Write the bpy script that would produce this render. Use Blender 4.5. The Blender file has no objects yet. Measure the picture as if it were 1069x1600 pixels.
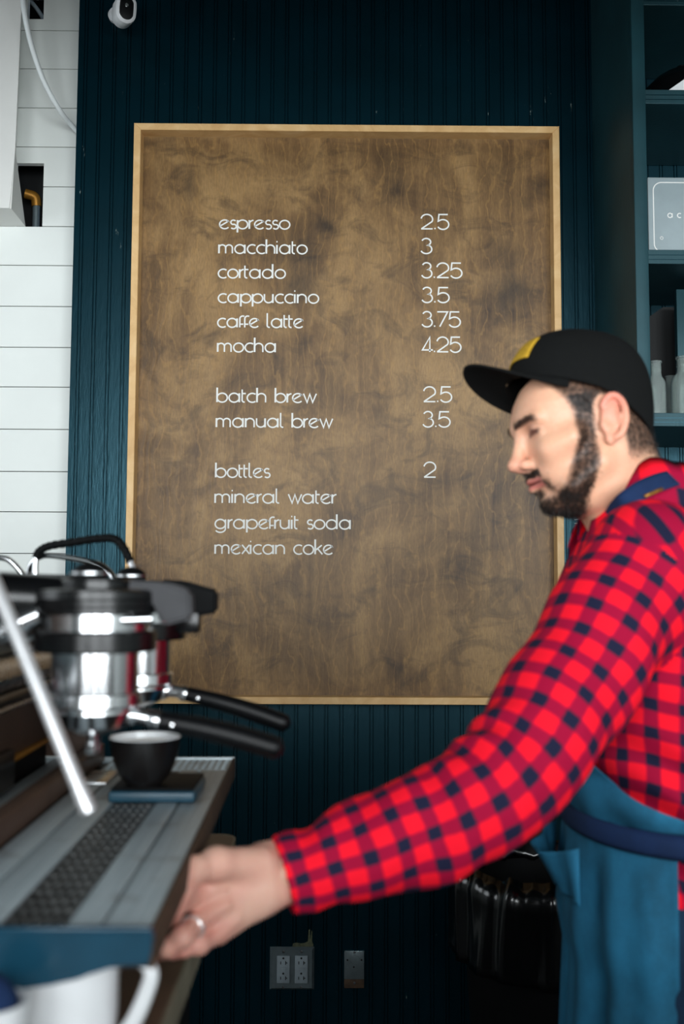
import bpy, bmesh, math, random
import numpy as np
from mathutils import Vector, Matrix

random.seed(7)
rng = np.random.default_rng(7)
SC = bpy.context.scene
COL = SC.collection

# ------------------------------------------------------------------ camera
F_PX = 1559.0
CAM = np.array([0.0, 0.0, 1.32])
YAW, PITCH, ROLL = [math.radians(a) for a in (0.43, 4.30, 0.255)]


def cam_axes():
    cy, sy = math.cos(YAW), math.sin(YAW)
    f = np.array([sy * math.cos(PITCH), cy * math.cos(PITCH), math.sin(PITCH)])
    r0 = np.array([cy, -sy, 0.0])
    u0 = np.cross(r0, f)
    return (r0 * math.cos(ROLL) + u0 * math.sin(ROLL),
            -r0 * math.sin(ROLL) + u0 * math.cos(ROLL), f)


RR, UU, FF = cam_axes()


def ray(px, py):
    return FF + RR * (px - 534.5) / F_PX - UU * (py - 800) / F_PX


def P(px, py, d):
    """World point seen at a place of the photograph, at distance d along the room."""
    v = ray(px, py)
    return CAM + v * d / v[1]


def PZ(px, py, z):
    v = ray(px, py)
    return CAM + v * (z - CAM[2]) / v[2]


cam_data = bpy.data.cameras.new('camera')
cam = bpy.data.objects.new('camera', cam_data)
COL.objects.link(cam)
M = Matrix.Identity(4)
for i in range(3):
    M[i][0], M[i][1], M[i][2], M[i][3] = RR[i], UU[i], -FF[i], CAM[i]
cam.matrix_world = M
cam_data.sensor_fit = 'AUTO'
cam_data.sensor_width = 36.0
cam_data.lens = F_PX / 1600 * 36.0
cam_data.clip_start = 0.02
cam_data.dof.use_dof = True
cam_data.dof.focus_distance = 2.66
cam_data.dof.aperture_fstop = 3.5
SC.camera = cam

# ------------------------------------------------------------------ light
SC.view_settings.view_transform = 'Standard'
SC.view_settings.look = 'None'
SC.view_settings.gamma = 1.0
SC.view_settings.use_curve_mapping = False
SC.view_settings.exposure = 0.0
SC.cycles.use_denoising = True
SC.cycles.sample_clamp_indirect = 4.0

world = bpy.data.worlds.new('world')
SC.world = world
world.use_nodes = True
world.node_tree.nodes['Background'].inputs[0].default_value = (0.55, 0.75, 1.0, 1)
world.node_tree.nodes['Background'].inputs[1].default_value = 0.5


def area_light(name, loc, target, sx, sy, power, color, spread=180):
    l = bpy.data.lights.new(name, 'AREA')
    l.shape = 'RECTANGLE'
    l.size, l.size_y = sx, sy
    l.energy = power
    l.color = color
    l.spread = math.radians(spread)
    o = bpy.data.objects.new(name, l)
    COL.objects.link(o)
    o.location = loc
    o.rotation_euler = (Vector(target) - Vector(loc)).to_track_quat('-Z', 'Y').to_euler()
    return o


# daylight through the shop window behind the photographer and the one on the left
area_light('shop_window_daylight', (0.75, -2.75, 1.80), (0.75, 2.65, 1.80), 5.0, 2.1, 470, (0.93, 0.98, 1.0))
area_light('side_window_daylight', (-2.75, 0.7, 1.95), (2.0, 1.2, 1.7), 1.6, 1.5, 25, (0.93, 0.98, 1.0))


# ------------------------------------------------------------------ helpers
def link(o, parent=None):
    COL.objects.link(o)
    if parent is not None:
        o.parent = parent
    return o


def tag(o, label, cat, group=None, kind=None):
    o['label'] = label
    o['category'] = cat
    if group:
        o['group'] = group
    if kind:
        o['kind'] = kind
    return o


def empty(name, loc, label, cat, group=None, rz=0.0):
    o = bpy.data.objects.new(name, None)
    o.empty_display_size = 0.05
    COL.objects.link(o)
    o.location = Vector(loc)
    o.rotation_euler = (0, 0, rz)
    bpy.context.view_layer.update()
    return tag(o, label, cat, group)


def mesh_obj(name, me, mat=None, parent=None, smooth=False, world_space=True):
    """Link a mesh. Its coordinates are world coordinates; under a parent they are moved into the parent's space."""
    o = bpy.data.objects.new(name, me)
    if mat is not None:
        for m in (mat if isinstance(mat, (list, tuple)) else [mat]):
            me.materials.append(m)
    if parent is not None and world_space:
        w = parent_world(parent)
        me.transform(w.inverted())
    if smooth:
        me.polygons.foreach_set('use_smooth', [True] * len(me.polygons))
    link(o, parent)
    return o


def parent_world(p):
    m = Matrix.LocRotScale(p.location, p.rotation_euler.to_quaternion(), p.scale)
    while p.parent is not None:
        p = p.parent
        m = Matrix.LocRotScale(p.location, p.rotation_euler.to_quaternion(), p.scale) @ m
    return m


def bm_obj(name, bm, mat=None, parent=None, smooth=False, auto=None, world_space=True):
    bmesh.ops.recalc_face_normals(bm, faces=bm.faces)
    me = bpy.data.meshes.new(name)
    bm.to_mesh(me)
    bm.free()
    o = mesh_obj(name, me, mat, parent, smooth, world_space)
    if auto is not None:
        sharp_by_angle(me, auto)
    return o


def sharp_by_angle(me, deg):
    me.polygons.foreach_set('use_smooth', [True] * len(me.polygons))
    bm = bmesh.new()
    bm.from_mesh(me)
    lim = math.radians(deg)
    for e in bm.edges:
        if len(e.link_faces) == 2 and e.calc_face_angle(0) > lim:
            e.smooth = False
    bm.to_mesh(me)
    bm.free()


def add_box(bm, lo, hi, bevel=0.0, segs=2, mat=None):
    lo, hi = Vector(lo), Vector(hi)
    r = bmesh.ops.create_cube(bm, size=1.0)
    vs = r['verts']
    c, s = (lo + hi) / 2, hi - lo
    for v in vs:
        v.co = Vector((v.co.x * s.x + c.x, v.co.y * s.y + c.y, v.co.z * s.z + c.z))
    if bevel > 0:
        es = list({e for v in vs for e in v.link_edges})
        bmesh.ops.bevel(bm, geom=es, offset=bevel, segments=segs, affect='EDGES', profile=0.5)
    return vs


def box(name, lo, hi, mat, parent=None, bevel=0.0, segs=2):
    bm = bmesh.new()
    add_box(bm, lo, hi, bevel, segs)
    return bm_obj(name, bm, mat, parent, auto=35 if bevel else None)


def add_prism(bm, pts, vec):
    """Polygon pts (3D) pushed along vec."""
    vec = Vector(vec)
    a = [bm.verts.new(Vector(p)) for p in pts]
    b = [bm.verts.new(Vector(p) + vec) for p in pts]
    n = len(a)
    bm.faces.new(a)
    bm.faces.new(b[::-1])
    for i in range(n):
        bm.faces.new([a[i], b[i], b[(i + 1) % n], a[(i + 1) % n]])


def add_lathe(bm, prof, center, segs=48, axis=(0, 0, 1), xdir=None, cap=True):
    """prof: [(r, h)] along the axis from center."""
    ax = Vector(axis).normalized()
    x = Vector(xdir) if xdir is not None else ax.orthogonal()
    x = (x - ax * x.dot(ax)).normalized()
    y = ax.cross(x)
    c = Vector(center)
    rings = []
    for r, h in prof:
        ring = []
        for i in range(segs):
            a = 2 * math.pi * i / segs
            ring.append(bm.verts.new(c + ax * h + (x * math.cos(a) + y * math.sin(a)) * max(r, 1e-5)))
        rings.append(ring)
    for k in range(len(rings) - 1):
        for i in range(segs):
            j = (i + 1) % segs
            bm.faces.new([rings[k][i], rings[k][j], rings[k + 1][j], rings[k + 1][i]])
    if cap:
        bm.faces.new(rings[0][::-1])
        bm.faces.new(rings[-1])


def lathe(name, prof, center, mat, parent=None, segs=48, axis=(0, 0, 1), auto=30, cap=True):
    bm = bmesh.new()
    add_lathe(bm, prof, center, segs, axis, cap=cap)
    return bm_obj(name, bm, mat, parent, auto=auto)


def smooth_path(pts, n=40):
    """Catmull-Rom through the points."""
    pts = [np.array(p, float) for p in pts]
    q = [2 * pts[0] - pts[1]] + pts + [2 * pts[-1] - pts[-2]]
    out = []
    m = len(pts) - 1
    for k in range(n + 1):
        t = k / n * m
        i = min(int(t), m - 1)
        u = t - i
        p0, p1, p2, p3 = q[i], q[i + 1], q[i + 2], q[i + 3]
        out.append(0.5 * ((2 * p1) + (-p0 + p2) * u + (2 * p0 - 5 * p1 + 4 * p2 - p3) * u * u + (-p0 + 3 * p1 - 3 * p2 + p3) * u ** 3))
    return out


def add_tube(bm, pts, rad, segs=12, squash=None, cap=True):
    """Tube along points; rad a number or one per point."""
    pts = [Vector(p) for p in pts]
    n = len(pts)
    rads = [rad] * n if isinstance(rad, (int, float)) else list(rad)
    rings = []
    t0 = (pts[1] - pts[0]).normalized()
    x = t0.orthogonal().normalized()
    for i in range(n):
        t = (pts[min(i + 1, n - 1)] - pts[max(i - 1, 0)]).normalized()
        x = (x - t * x.dot(t)).normalized()
        y = t.cross(x)
        ring = []
        for k in range(segs):
            a = 2 * math.pi * k / segs
            ring.append(bm.verts.new(pts[i] + (x * math.cos(a) + y * math.sin(a)) * rads[i]))
        rings.append(ring)
    for i in range(n - 1):
        for k in range(segs):
            j = (k + 1) % segs
            bm.faces.new([rings[i][k], rings[i][j], rings[i + 1][j], rings[i + 1][k]])
    if cap:
        bm.faces.new(rings[0][::-1])
        bm.faces.new(rings[-1])


def tube(name, pts, rad, mat, parent=None, segs=12):
    bm = bmesh.new()
    add_tube(bm, pts, rad, segs)
    return bm_obj(name, bm, mat, parent, auto=50)


def grid_mesh(name, rows, uvs=None, thick=0.0):
    """rows: [n][m] points. Returns a mesh, given a thickness along the normals if asked."""
    n, m = len(rows), len(rows[0])
    bm = bmesh.new()
    vs = [[bm.verts.new(Vector(p)) for p in r] for r in rows]
    uvl = bm.loops.layers.uv.new('UVMap') if uvs is not None else None
    for i in range(n - 1):
        for j in range(m - 1):
            ids = ((i, j), (i, j + 1), (i + 1, j + 1), (i + 1, j))
            f = bm.faces.new([vs[a][b] for a, b in ids])
            f.smooth = True
            if uvl is not None:
                for lp, (a, b) in zip(f.loops, ids):
                    lp[uvl].uv = uvs[a][b]
    bmesh.ops.recalc_face_normals(bm, faces=bm.faces)
    if thick:
        bmesh.ops.solidify(bm, geom=bm.faces[:], thickness=thick)
        for f in bm.faces:
            f.smooth = True
    me = bpy.data.meshes.new(name)
    bm.to_mesh(me)
    bm.free()
    return me


# ------------------------------------------------------------------ materials
def srgb(r, g, b):
    def f(c):
        c /= 255.0
        return c / 12.92 if c <= 0.04045 else ((c + 0.055) / 1.055) ** 2.4
    return (f(r), f(g), f(b), 1.0)


class NT:
    """A small wrapper for building node trees."""
    def __init__(self, name):
        self.m = bpy.data.materials.new(name)
        self.m.use_nodes = True
        self.t = self.m.node_tree
        self.b = self.t.nodes['Principled BSDF']

    def n(self, typ, **kw):
        nd = self.t.nodes.new(typ)
        for k, v in kw.items():
            if k.startswith('in_'):
                nd.inputs[int(k[3:])].default_value = v
            else:
                setattr(nd, k, v)
        return nd

    def l(self, a, b):
        self.t.links.new(a, b)

    def coords(self, which='Object', scale=(1, 1, 1), rot=(0, 0, 0)):
        tc = self.n('ShaderNodeTexCoord')
        mp = self.n('ShaderNodeMapping')
        mp.inputs['Scale'].default_value = scale
        mp.inputs['Rotation'].default_value = rot
        self.l(tc.outputs[which], mp.inputs['Vector'])
        return mp.outputs[0]

    def noise(self, vec, scale, detail=4, rough=0.55, dist=0.0):
        nd = self.n('ShaderNodeTexNoise')
        nd.inputs['Scale'].default_value = scale
        nd.inputs['Detail'].default_value = detail
        nd.inputs['Roughness'].default_value = rough
        nd.inputs['Distortion'].default_value = dist
        if vec is not None:
            self.l(vec, nd.inputs['Vector'])
        return nd.outputs[0]

    def ramp(self, fac, stops, interp='LINEAR'):
        nd = self.n('ShaderNodeValToRGB')
        nd.color_ramp.interpolation = interp
        el = nd.color_ramp.elements
        while len(el) < len(stops):
            el.new(0.5)
        for e, (p, c) in zip(el, stops):
            e.position = p
            e.color = c if len(c) == 4 else (*c, 1)
        self.l(fac, nd.inputs[0])
        return nd.outputs[0]

    def math(self, op, a, b=None, clamp=False):
        nd = self.n('ShaderNodeMath', operation=op, use_clamp=clamp)
        for i, v in enumerate((a, b)):
            if v is None:
                continue
            if isinstance(v, (int, float)):
                nd.inputs[i].default_value = v
            else:
                self.l(v, nd.inputs[i])
        return nd.outputs[0]

    def mix(self, fac, a, b, blend='MIX'):
        nd = self.n('ShaderNodeMix', data_type='RGBA', blend_type=blend)
        for sock, v in ((nd.inputs[0], fac), (nd.inputs[6], a), (nd.inputs[7], b)):
            if isinstance(v, (int, float)):
                sock.default_value = v
            elif isinstance(v, (tuple, list)):
                sock.default_value = v
            else:
                self.l(v, sock)
        return nd.outputs[2]

    def bump(self, h, strength=0.2, dist=0.01):
        nd = self.n('ShaderNodeBump')
        nd.inputs['Strength'].default_value = strength
        nd.inputs['Distance'].default_value = dist
        self.l(h, nd.inputs['Height'])
        self.l(nd.outputs[0], self.b.inputs['Normal'])

    def set(self, **kw):
        for k, v in kw.items():
            s = self.b.inputs[k.replace('_', ' ')]
            if hasattr(v, 'is_linked') or hasattr(v, 'links'):
                self.l(v, s)
            else:
                s.default_value = v
        return self.m


def simple(name, col, rough=0.5, metal=0.0, spec=0.5, var=0.12, vscale=30, bump=0.0, rvar=0.0):
    """A plain surface with a little natural unevenness."""
    t = NT(name)
    vec = t.coords()
    nz = t.noise(vec, vscale, 4)
    lo = tuple(c * (1 - var) for c in col[:3]) + (1,)
    hi = tuple(min(1, c * (1 + var)) for c in col[:3]) + (1,)
    c = t.ramp(nz, [(0.3, lo), (0.7, hi)])
    t.set(Base_Color=c, Metallic=metal, Roughness=rough)
    t.b.inputs['Specular IOR Level'].default_value = spec
    if rvar:
        r = t.n('ShaderNodeMapRange')
        r.inputs[3].default_value = rough - rvar
        r.inputs[4].default_value = rough + rvar
        t.l(nz, r.inputs[0])
        t.l(r.outputs[0], t.b.inputs['Roughness'])
    if bump:
        t.bump(nz, bump, 0.002)
    return t.m


def m_teal(name='teal_paint', base=(0, 24, 32), rough=0.31, chips=0.5, grain=True, tint=(0.35, 0.8, 1.0)):
    t = NT(name)
    vec = t.coords()
    n1 = t.noise(vec, 6, 4)
    c = t.ramp(n1, [(0.3, srgb(*[b * 0.85 for b in base])), (0.7, srgb(*[b * 1.12 for b in base]))])
    if chips:
        v2 = t.coords('Object', (70, 70, 22))
        n2 = t.noise(v2, 1.0, 5, 0.65)
        v3 = t.coords('Object', (3, 3, 1.2))
        n3 = t.noise(v3, 1.0, 2)
        s = t.math('ADD', n2, t.math('MULTIPLY', n3, 0.35))
        msk = t.ramp(s, [(0.0, (0, 0, 0)), (0.885, (0, 0, 0)), (0.92, (1, 1, 1))])
        c = t.mix(t.math('MULTIPLY', msk, chips), c, srgb(150, 165, 160))
    t.set(Base_Color=c, Roughness=rough)
    t.b.inputs['Specular Tint'].default_value = (*tint, 1)  # blue of the window sheen is put into the paint's reflection colour
    t.b.inputs['Specular IOR Level'].default_value = 0.6
    if grain:
        v4 = t.coords('Object', (140, 140, 25))
        t.bump(t.noise(v4, 1.0, 4), 0.25, 0.002)
    return t.m


def m_board():
    """Stained birch plywood: cathedral figure, burl clouds and dark knots."""
    t = NT('stained_plywood')
    vec = t.coords('Object')
    warp = t.noise(vec, 2.6, 3)
    big = t.noise(t.coords('Object', (2.6, 1, 2.0)), 1.6, 5, 0.6, 0.6)
    c = t.ramp(big, [(0.32, srgb(62, 42, 24)), (0.47, srgb(104, 77, 46)), (0.64, srgb(150, 118, 76))])
    # vertical streaks
    st = t.noise(t.coords('Object', (16, 1, 0.7)), 2.2, 5, 0.6, 0.4)
    c = t.mix(t.ramp(st, [(0.35, (0, 0, 0)), (0.75, (0.5, 0.5, 0.5))]), c, srgb(152, 118, 72))
    # fine figure lines, bent by large noise
    wv = t.n('ShaderNodeTexWave', wave_type='BANDS', bands_direction='X')
    wv.inputs['Scale'].default_value = 9.0
    wv.inputs['Distortion'].default_value = 14.0
    wv.inputs['Detail'].default_value = 4.0
    wv.inputs['Detail Scale'].default_value = 1.3
    t.l(t.coords('Object', (1.3, 1, 0.55)), wv.inputs['Vector'])
    ln = t.ramp(wv.outputs[1], [(0.0, (1, 1, 1)), (0.10, (0.0, 0.0, 0.0)), (1.0, (0, 0, 0))])
    c = t.mix(t.math('MULTIPLY', ln, 0.32), c, srgb(160, 122, 70))
    # burl clouds: darker ripples
    bl = t.noise(t.coords('Object', (5.0, 1, 7.5), (0, 0.5, 0)), 1.7, 6, 0.62, 1.3)
    c = t.mix(t.ramp(bl, [(0.50, (0, 0, 0)), (0.70, (0.62, 0.62, 0.62))]), c, srgb(52, 38, 25))
    # knots where the sheet has them: (x, z, rx, rz, strength)
    knots = [P(518, 427, 2.642), P(845, 322, 2.642), P(836, 431, 2.642), P(548, 600, 2.642), P(245, 592, 2.642), P(604, 880, 2.642),
             P(493, 946, 2.642), P(448, 1040, 2.642), P(452, 995, 2.642), P(790, 1052, 2.642), P(775, 425, 2.642), P(560, 725, 2.642),
             P(276, 880, 2.642), P(775, 990, 2.642), P(525, 612, 2.642), P(690, 575, 2.642), P(820, 650, 2.642), P(700, 1040, 2.642)]
    sizes = [(.022, .022, .95), (.02, .02, .8), (.03, .022, .9), (.07, .03, .75), (.05, .045, .7), (.018, .03, .7),
             (.03, .02, .7), (.055, .05, .6), (.05, .035, .55), (.07, .05, .7), (.09, .03, .5), (.06, .025, .5),
             (.02, .03, .6), (.05, .04, .45), (.025, .02, .9), (.1, .04, .35), (.06, .06, .55), (.03, .02, .4)]
    sep = t.n('ShaderNodeSeparateXYZ')
    t.l(vec, sep.inputs[0])
    wx = t.math('ADD', sep.outputs[0], t.math('MULTIPLY', t.math('SUBTRACT', t.noise(vec, 14, 4), 0.5), 0.075))
    wz = t.math('ADD', sep.outputs[2], t.math('MULTIPLY', t.math('SUBTRACT', t.noise(t.coords('Object', (1, 1, 1), (0.3, 0, 1.2)), 17, 4), 0.5), 0.06))
    tot = None
    for k, (rx, rz, s) in zip(knots, sizes):
        dx = t.math('DIVIDE', t.math('SUBTRACT', wx, float(k[0])), rx)
        dz = t.math('DIVIDE', t.math('SUBTRACT', wz, float(k[2])), rz)
        d2 = t.math('ADD', t.math('MULTIPLY', dx, dx), t.math('MULTIPLY', dz, dz))
        g = t.math('MULTIPLY', t.math('POWER', 2.718, t.math('MULTIPLY', d2, -1.0)), s)
        tot = g if tot is None else t.math('MAXIMUM', tot, g)
    c = t.mix(tot, c, srgb(34, 26, 20))
    fine = t.noise(t.coords('Object', (260, 1, 60)), 1.0, 3)
    c = t.mix(0.35, c, t.ramp(fine, [(0.3, (0.25, 0.25, 0.25)), (0.7, (0.75, 0.75, 0.75))]), 'OVERLAY')
    t.set(Base_Color=c, Roughness=0.46)
    t.b.inputs['Specular IOR Level'].default_value = 0.36
    h = t.math('ADD', t.math('MULTIPLY', wv.outputs[1], 0.3), t.math('ADD', bl, t.math('MULTIPLY', fine, 0.2)))
    t.bump(h, 0.12, 0.004)
    return t.m


def m_pine():
    t = NT('pale_pine')
    st = t.noise(t.coords('Object', (9, 9, 9)), 1.0, 4, 0.6, 1.6)
    c = t.ramp(st, [(0.3, srgb(204, 160, 104)), (0.55, srgb(220, 180, 124)), (0.75, srgb(230, 194, 142))])
    t.set(Base_Color=c, Roughness=0.5)
    return t.m


def m_plaid():
    """Buffalo check in the cloth's own UV metres."""
    t = NT('red_navy_check_flannel')
    uv = t.n('ShaderNodeUVMap')
    wob = t.noise(uv.outputs[0], 18, 2)
    sep = t.n('ShaderNodeSeparateXYZ')
    t.l(uv.outputs[0], sep.inputs[0])
    masks = []
    for i in (0, 1):
        a = t.math('DIVIDE', sep.outputs[i], 0.0365)
        a = t.math('ADD', a, t.math('MULTIPLY', t.math('SUBTRACT', wob, 0.5), 0.22))
        f = t.math('FRACT', a)
        tri = t.math('ABSOLUTE', t.math('SUBTRACT', f, 0.5))       # 0 in mid, .5 at edge
        masks.append(t.ramp(tri, [(0.225, (0, 0, 0)), (0.335, (1, 1, 1))]))
    s = t.math('ADD', t.math('MULTIPLY', masks[0], 0.5), t.math('MULTIPLY', masks[1], 0.5))
    c = t.ramp(s, [(0.0, srgb(252, 18, 44)), (0.12, srgb(252, 18, 44)), (0.40, srgb(160, 4, 52)), (0.60, srgb(160, 4, 52)), (0.88, srgb(26, 28, 54)), (1.0, srgb(26, 28, 54))])
    t.set(Base_Color=c, Roughness=0.85)
    t.b.inputs['Specular IOR Level'].default_value = 0.2
    t.b.inputs['Sheen Weight'].default_value = 0.0
    return t.m


def m_denim(name, base, var=0.25):
    t = NT(name)
    n1 = t.noise(t.coords('Object', (1, 1, 0.6)), 14, 4)
    c = t.ramp(n1, [(0.3, srgb(*[b * (1 - var) for b in base])), (0.7, srgb(*[min(255, b * (1 + var * .6)) for b in base]))])
    n2 = t.noise(t.coords('Object'), 700, 2)
    c = t.mix(0.25, c, t.ramp(n2, [(0.3, (0.2, 0.2, 0.2)), (0.7, (0.8, 0.8, 0.8))]), 'OVERLAY')
    t.set(Base_Color=c, Roughness=0.85)
    t.b.inputs['Specular IOR Level'].default_value = 0.25
    t.bump(n2, 0.15, 0.001)
    return t.m


def m_glass():
    t = NT('clear_bottle_glass')
    t.set(Base_Color=(0.86, 0.95, 0.92, 1), Roughness=0.1, IOR=1.45)
    t.b.inputs['Transmission Weight'].default_value = 0.85
    return t.m


def m_attr(name, rough=0.5, attr='Col', spec=0.4, sss=0.0):
    t = NT(name)
    a = t.n('ShaderNodeVertexColor', layer_name=attr)
    nz = t.noise(t.coords(), 220, 3)
    c = t.mix(0.12, a.outputs[0], t.ramp(nz, [(0.3, (0.3, 0.3, 0.3)), (0.7, (0.7, 0.7, 0.7))]), 'OVERLAY')
    t.set(Base_Color=c, Roughness=rough)
    t.b.inputs['Specular IOR Level'].default_value = spec
    if sss:
        t.b.inputs['Subsurface Weight'].default_value = sss
        t.b.inputs['Subsurface Radius'].default_value = (0.012, 0.004, 0.002)
        t.b.inputs['Subsurface Scale'].default_value = 0.5
    return t.m


def m_tray():
    """Brushed steel gone dull, with brown coffee stains."""
    t = NT('brushed_steel_tray')
    br = t.noise(t.coords('Object', (400, 6, 400)), 1.0, 3)
    st = t.noise(t.coords('Object'), 16, 5, 0.65)
    c = t.ramp(br, [(0.3, srgb(152, 166, 172)), (0.7, srgb(184, 196, 200))])
    c = t.mix(t.ramp(st, [(0.56, (0, 0, 0)), (0.75, (0.7, 0.7, 0.7))]), c, srgb(84, 62, 44))
    t.set(Base_Color=c, Metallic=0.25, Roughness=0.42)
    return t.m


MT = dict(
    teal=m_teal(),
    teal_shelf=m_teal('teal_shelf_paint', (18, 50, 56), 0.5, 0.12, tint=(0.6, 0.9, 1.0)),
    board=m_board(),
    pine=m_pine(),
    plaid=m_plaid(),
    white_wall=simple('white_shiplap_paint', srgb(228, 232, 228), 0.5, var=0.03, vscale=5, bump=0.03),
    white_plaster=simple('white_box_paint', srgb(226, 226, 222), 0.6, var=0.03, vscale=8, bump=0.05),
    letter=simple('white_vinyl_lettering', srgb(228, 228, 224), 0.6, spec=0.25, var=0.02),
    chrome=simple('polished_chrome', srgb(225, 226, 228), 0.17, 1.0, var=0.02, rvar=0.03),
    steel=simple('satin_steel', srgb(196, 198, 200), 0.28, 1.0, var=0.05, rvar=0.05),
    wand=simple('bright_steam_wand_steel', srgb(240, 240, 242), 0.32, 0.7, var=0.03),
    black=simple('black_enamel', srgb(9, 10, 11), 0.25, 0.0, 0.45),
    black_matt=simple('black_rubber', srgb(10, 11, 12), 0.6, 0.0, 0.1, bump=0.05),
    handle=simple('black_portafilter_grip', srgb(8, 9, 11), 0.4, 0.0, 0.22),
    grey_plastic=simple('charcoal_paddle', srgb(72, 72, 74), 0.7, 0.0, 0.1),
    tray=m_tray(),
    tray_dark=simple('dark_drain_pan', srgb(28, 25, 23), 0.5, 0.3),
    slot=simple('brown_stained_groove', srgb(44, 32, 26), 0.7),
    blue_panel=simple('glossy_blue_end', srgb(18, 62, 82), 0.25, 0.1, 0.5, var=0.3, vscale=9),  # uneven dark blue over the whole end panel
    brown_panel=simple('brown_walnut_panel', srgb(70, 52, 42), 0.5, var=0.2, vscale=18),
    brass=simple('amber_edge', srgb(168, 118, 44), 0.4, 0.6),
    counter=simple('brown_counter_laminate', srgb(94, 76, 60), 0.45, var=0.18, vscale=14, bump=0.03),
    counter_edge=simple('olive_counter_edge', srgb(128, 122, 104), 0.5, var=0.12),
    cabinet=simple('black_cabinet_paint', srgb(10, 13, 15), 0.5),
    porcelain=simple('white_porcelain', srgb(232, 234, 236), 0.18, 0.0, 0.5, var=0.02),
    black_cup=simple('black_glazed_stoneware', srgb(20, 18, 18), 0.32),
    crema=simple('milky_coffee', srgb(226, 218, 208), 0.35, var=0.05),
    scale=simple('dark_teal_scale_case', srgb(26, 62, 78), 0.35),
    outlet_steel=simple('dull_steel_cover_plate', srgb(126, 140, 144), 0.34, 0.65, var=0.12, vscale=40),
    outlet_grey=simple('grey_receptacle', srgb(140, 152, 158), 0.5),
    paint_smear=simple('old_olive_paint', srgb(84, 88, 66), 0.8, var=0.4, vscale=120),
    hole=simple('dark_slot', srgb(6, 6, 6), 0.8),
    rust=simple('rusty_brown_paint', srgb(70, 52, 36), 0.8, var=0.4, vscale=60),
    grey_box=simple('grey_carton', srgb(140, 154, 158), 0.6, var=0.05),
    box_side=simple('dark_carton_side', srgb(30, 36, 38), 0.7),
    cam_white=simple('white_camera_plastic', srgb(232, 234, 236), 0.35, var=0.02),
    hose=simple('white_vinyl_hose', srgb(226, 232, 232), 0.4, var=0.02),
    glass=m_glass(),
    black_bag=simple('black_bin_liner', srgb(7, 8, 9), 0.2, 0.0, 0.6),
    cap=simple('black_wool_cap', srgb(17, 18, 18), 0.9, 0.0, 0.15, var=0.12, vscale=160, bump=0.1),
    patch=simple('yellow_embroidery', srgb(190, 148, 30), 0.8, var=0.2, vscale=200),
    apron=m_denim('blue_chambray_apron', (38, 108, 142)),
    navy=m_denim('navy_webbing', (24, 46, 84), 0.15),
    jeans=m_denim('dark_blue_jeans', (30, 56, 84)),
    skin=m_attr('skin', 0.42, sss=0.15),
    hair=simple('dark_brown_hair', srgb(30, 22, 18), 0.55, var=0.3, vscale=120),
    gold=simple('silver_ring_metal', srgb(240, 240, 240), 0.25, 0.6),
    leather=simple('brown_leather', srgb(58, 40, 30), 0.5),
    floor=simple('dark_concrete_floor', srgb(36, 36, 36), 0.6, var=0.15, vscale=4),
    ceiling=simple('dark_painted_ceiling', srgb(40, 46, 48), 0.8, var=0.1),
    side_wall=simple('grey_side_wall', srgb(190, 196, 194), 0.8, var=0.05),
)

# ================================================================== the room
WALL_Y = 2.65
X_EDGE = -0.712                                    # where the dark boarding ends


def structure(o, label, cat):
    return tag(o, label, cat, kind='structure')


def beadboard(name, x0, x1, y, z0, z1, parent=None, mat=None, thick=0.045):
    """Boards with a double bead groove, facing -Y, grooves along Z."""
    pitch, gw, gd = 0.0395, 0.0034, 0.0035
    pts = [(x0, y)]
    x = x0 + 0.022
    while x < x1 - 0.012:
        for off in (-0.0045, 0.0035):
            pts += [(x + off - gw / 2, y), (x + off - gw * 0.2, y + gd), (x + off + gw * 0.2, y + gd), (x + off + gw / 2, y)]
        x += pitch
    pts += [(x1, y)]
    bm = bmesh.new()
    lo = [bm.verts.new((a, b, z0)) for a, b in pts]
    hi = [bm.verts.new((a, b, z1)) for a, b in pts]
    for i in range(len(pts) - 1):
        bm.faces.new([lo[i], lo[i + 1], hi[i + 1], hi[i]])
    # ends and back
    bl, br = bm.verts.new((x0, y + thick, z0)), bm.verts.new((x1, y + thick, z0))
    tl, tr = bm.verts.new((x0, y + thick, z1)), bm.verts.new((x1, y + thick, z1))
    bm.faces.new([lo[0], hi[0], tl, bl])
    bm.faces.new([lo[-1], br, tr, hi[-1]])
    bm.faces.new([bl, tl, tr, br])
    bm.faces.new(lo[::-1] + [bl, br])
    bm.faces.new(hi + [tr, tl])
    return bm_obj(name, bm, mat or MT['teal'], parent)


CEIL = 3.35
wb = beadboard('wall_back', X_EDGE, 3.2, WALL_Y, 0.0, CEIL)
structure(wb, 'dark teal tongue and groove board wall behind the wooden menu board', 'wall')

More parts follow.
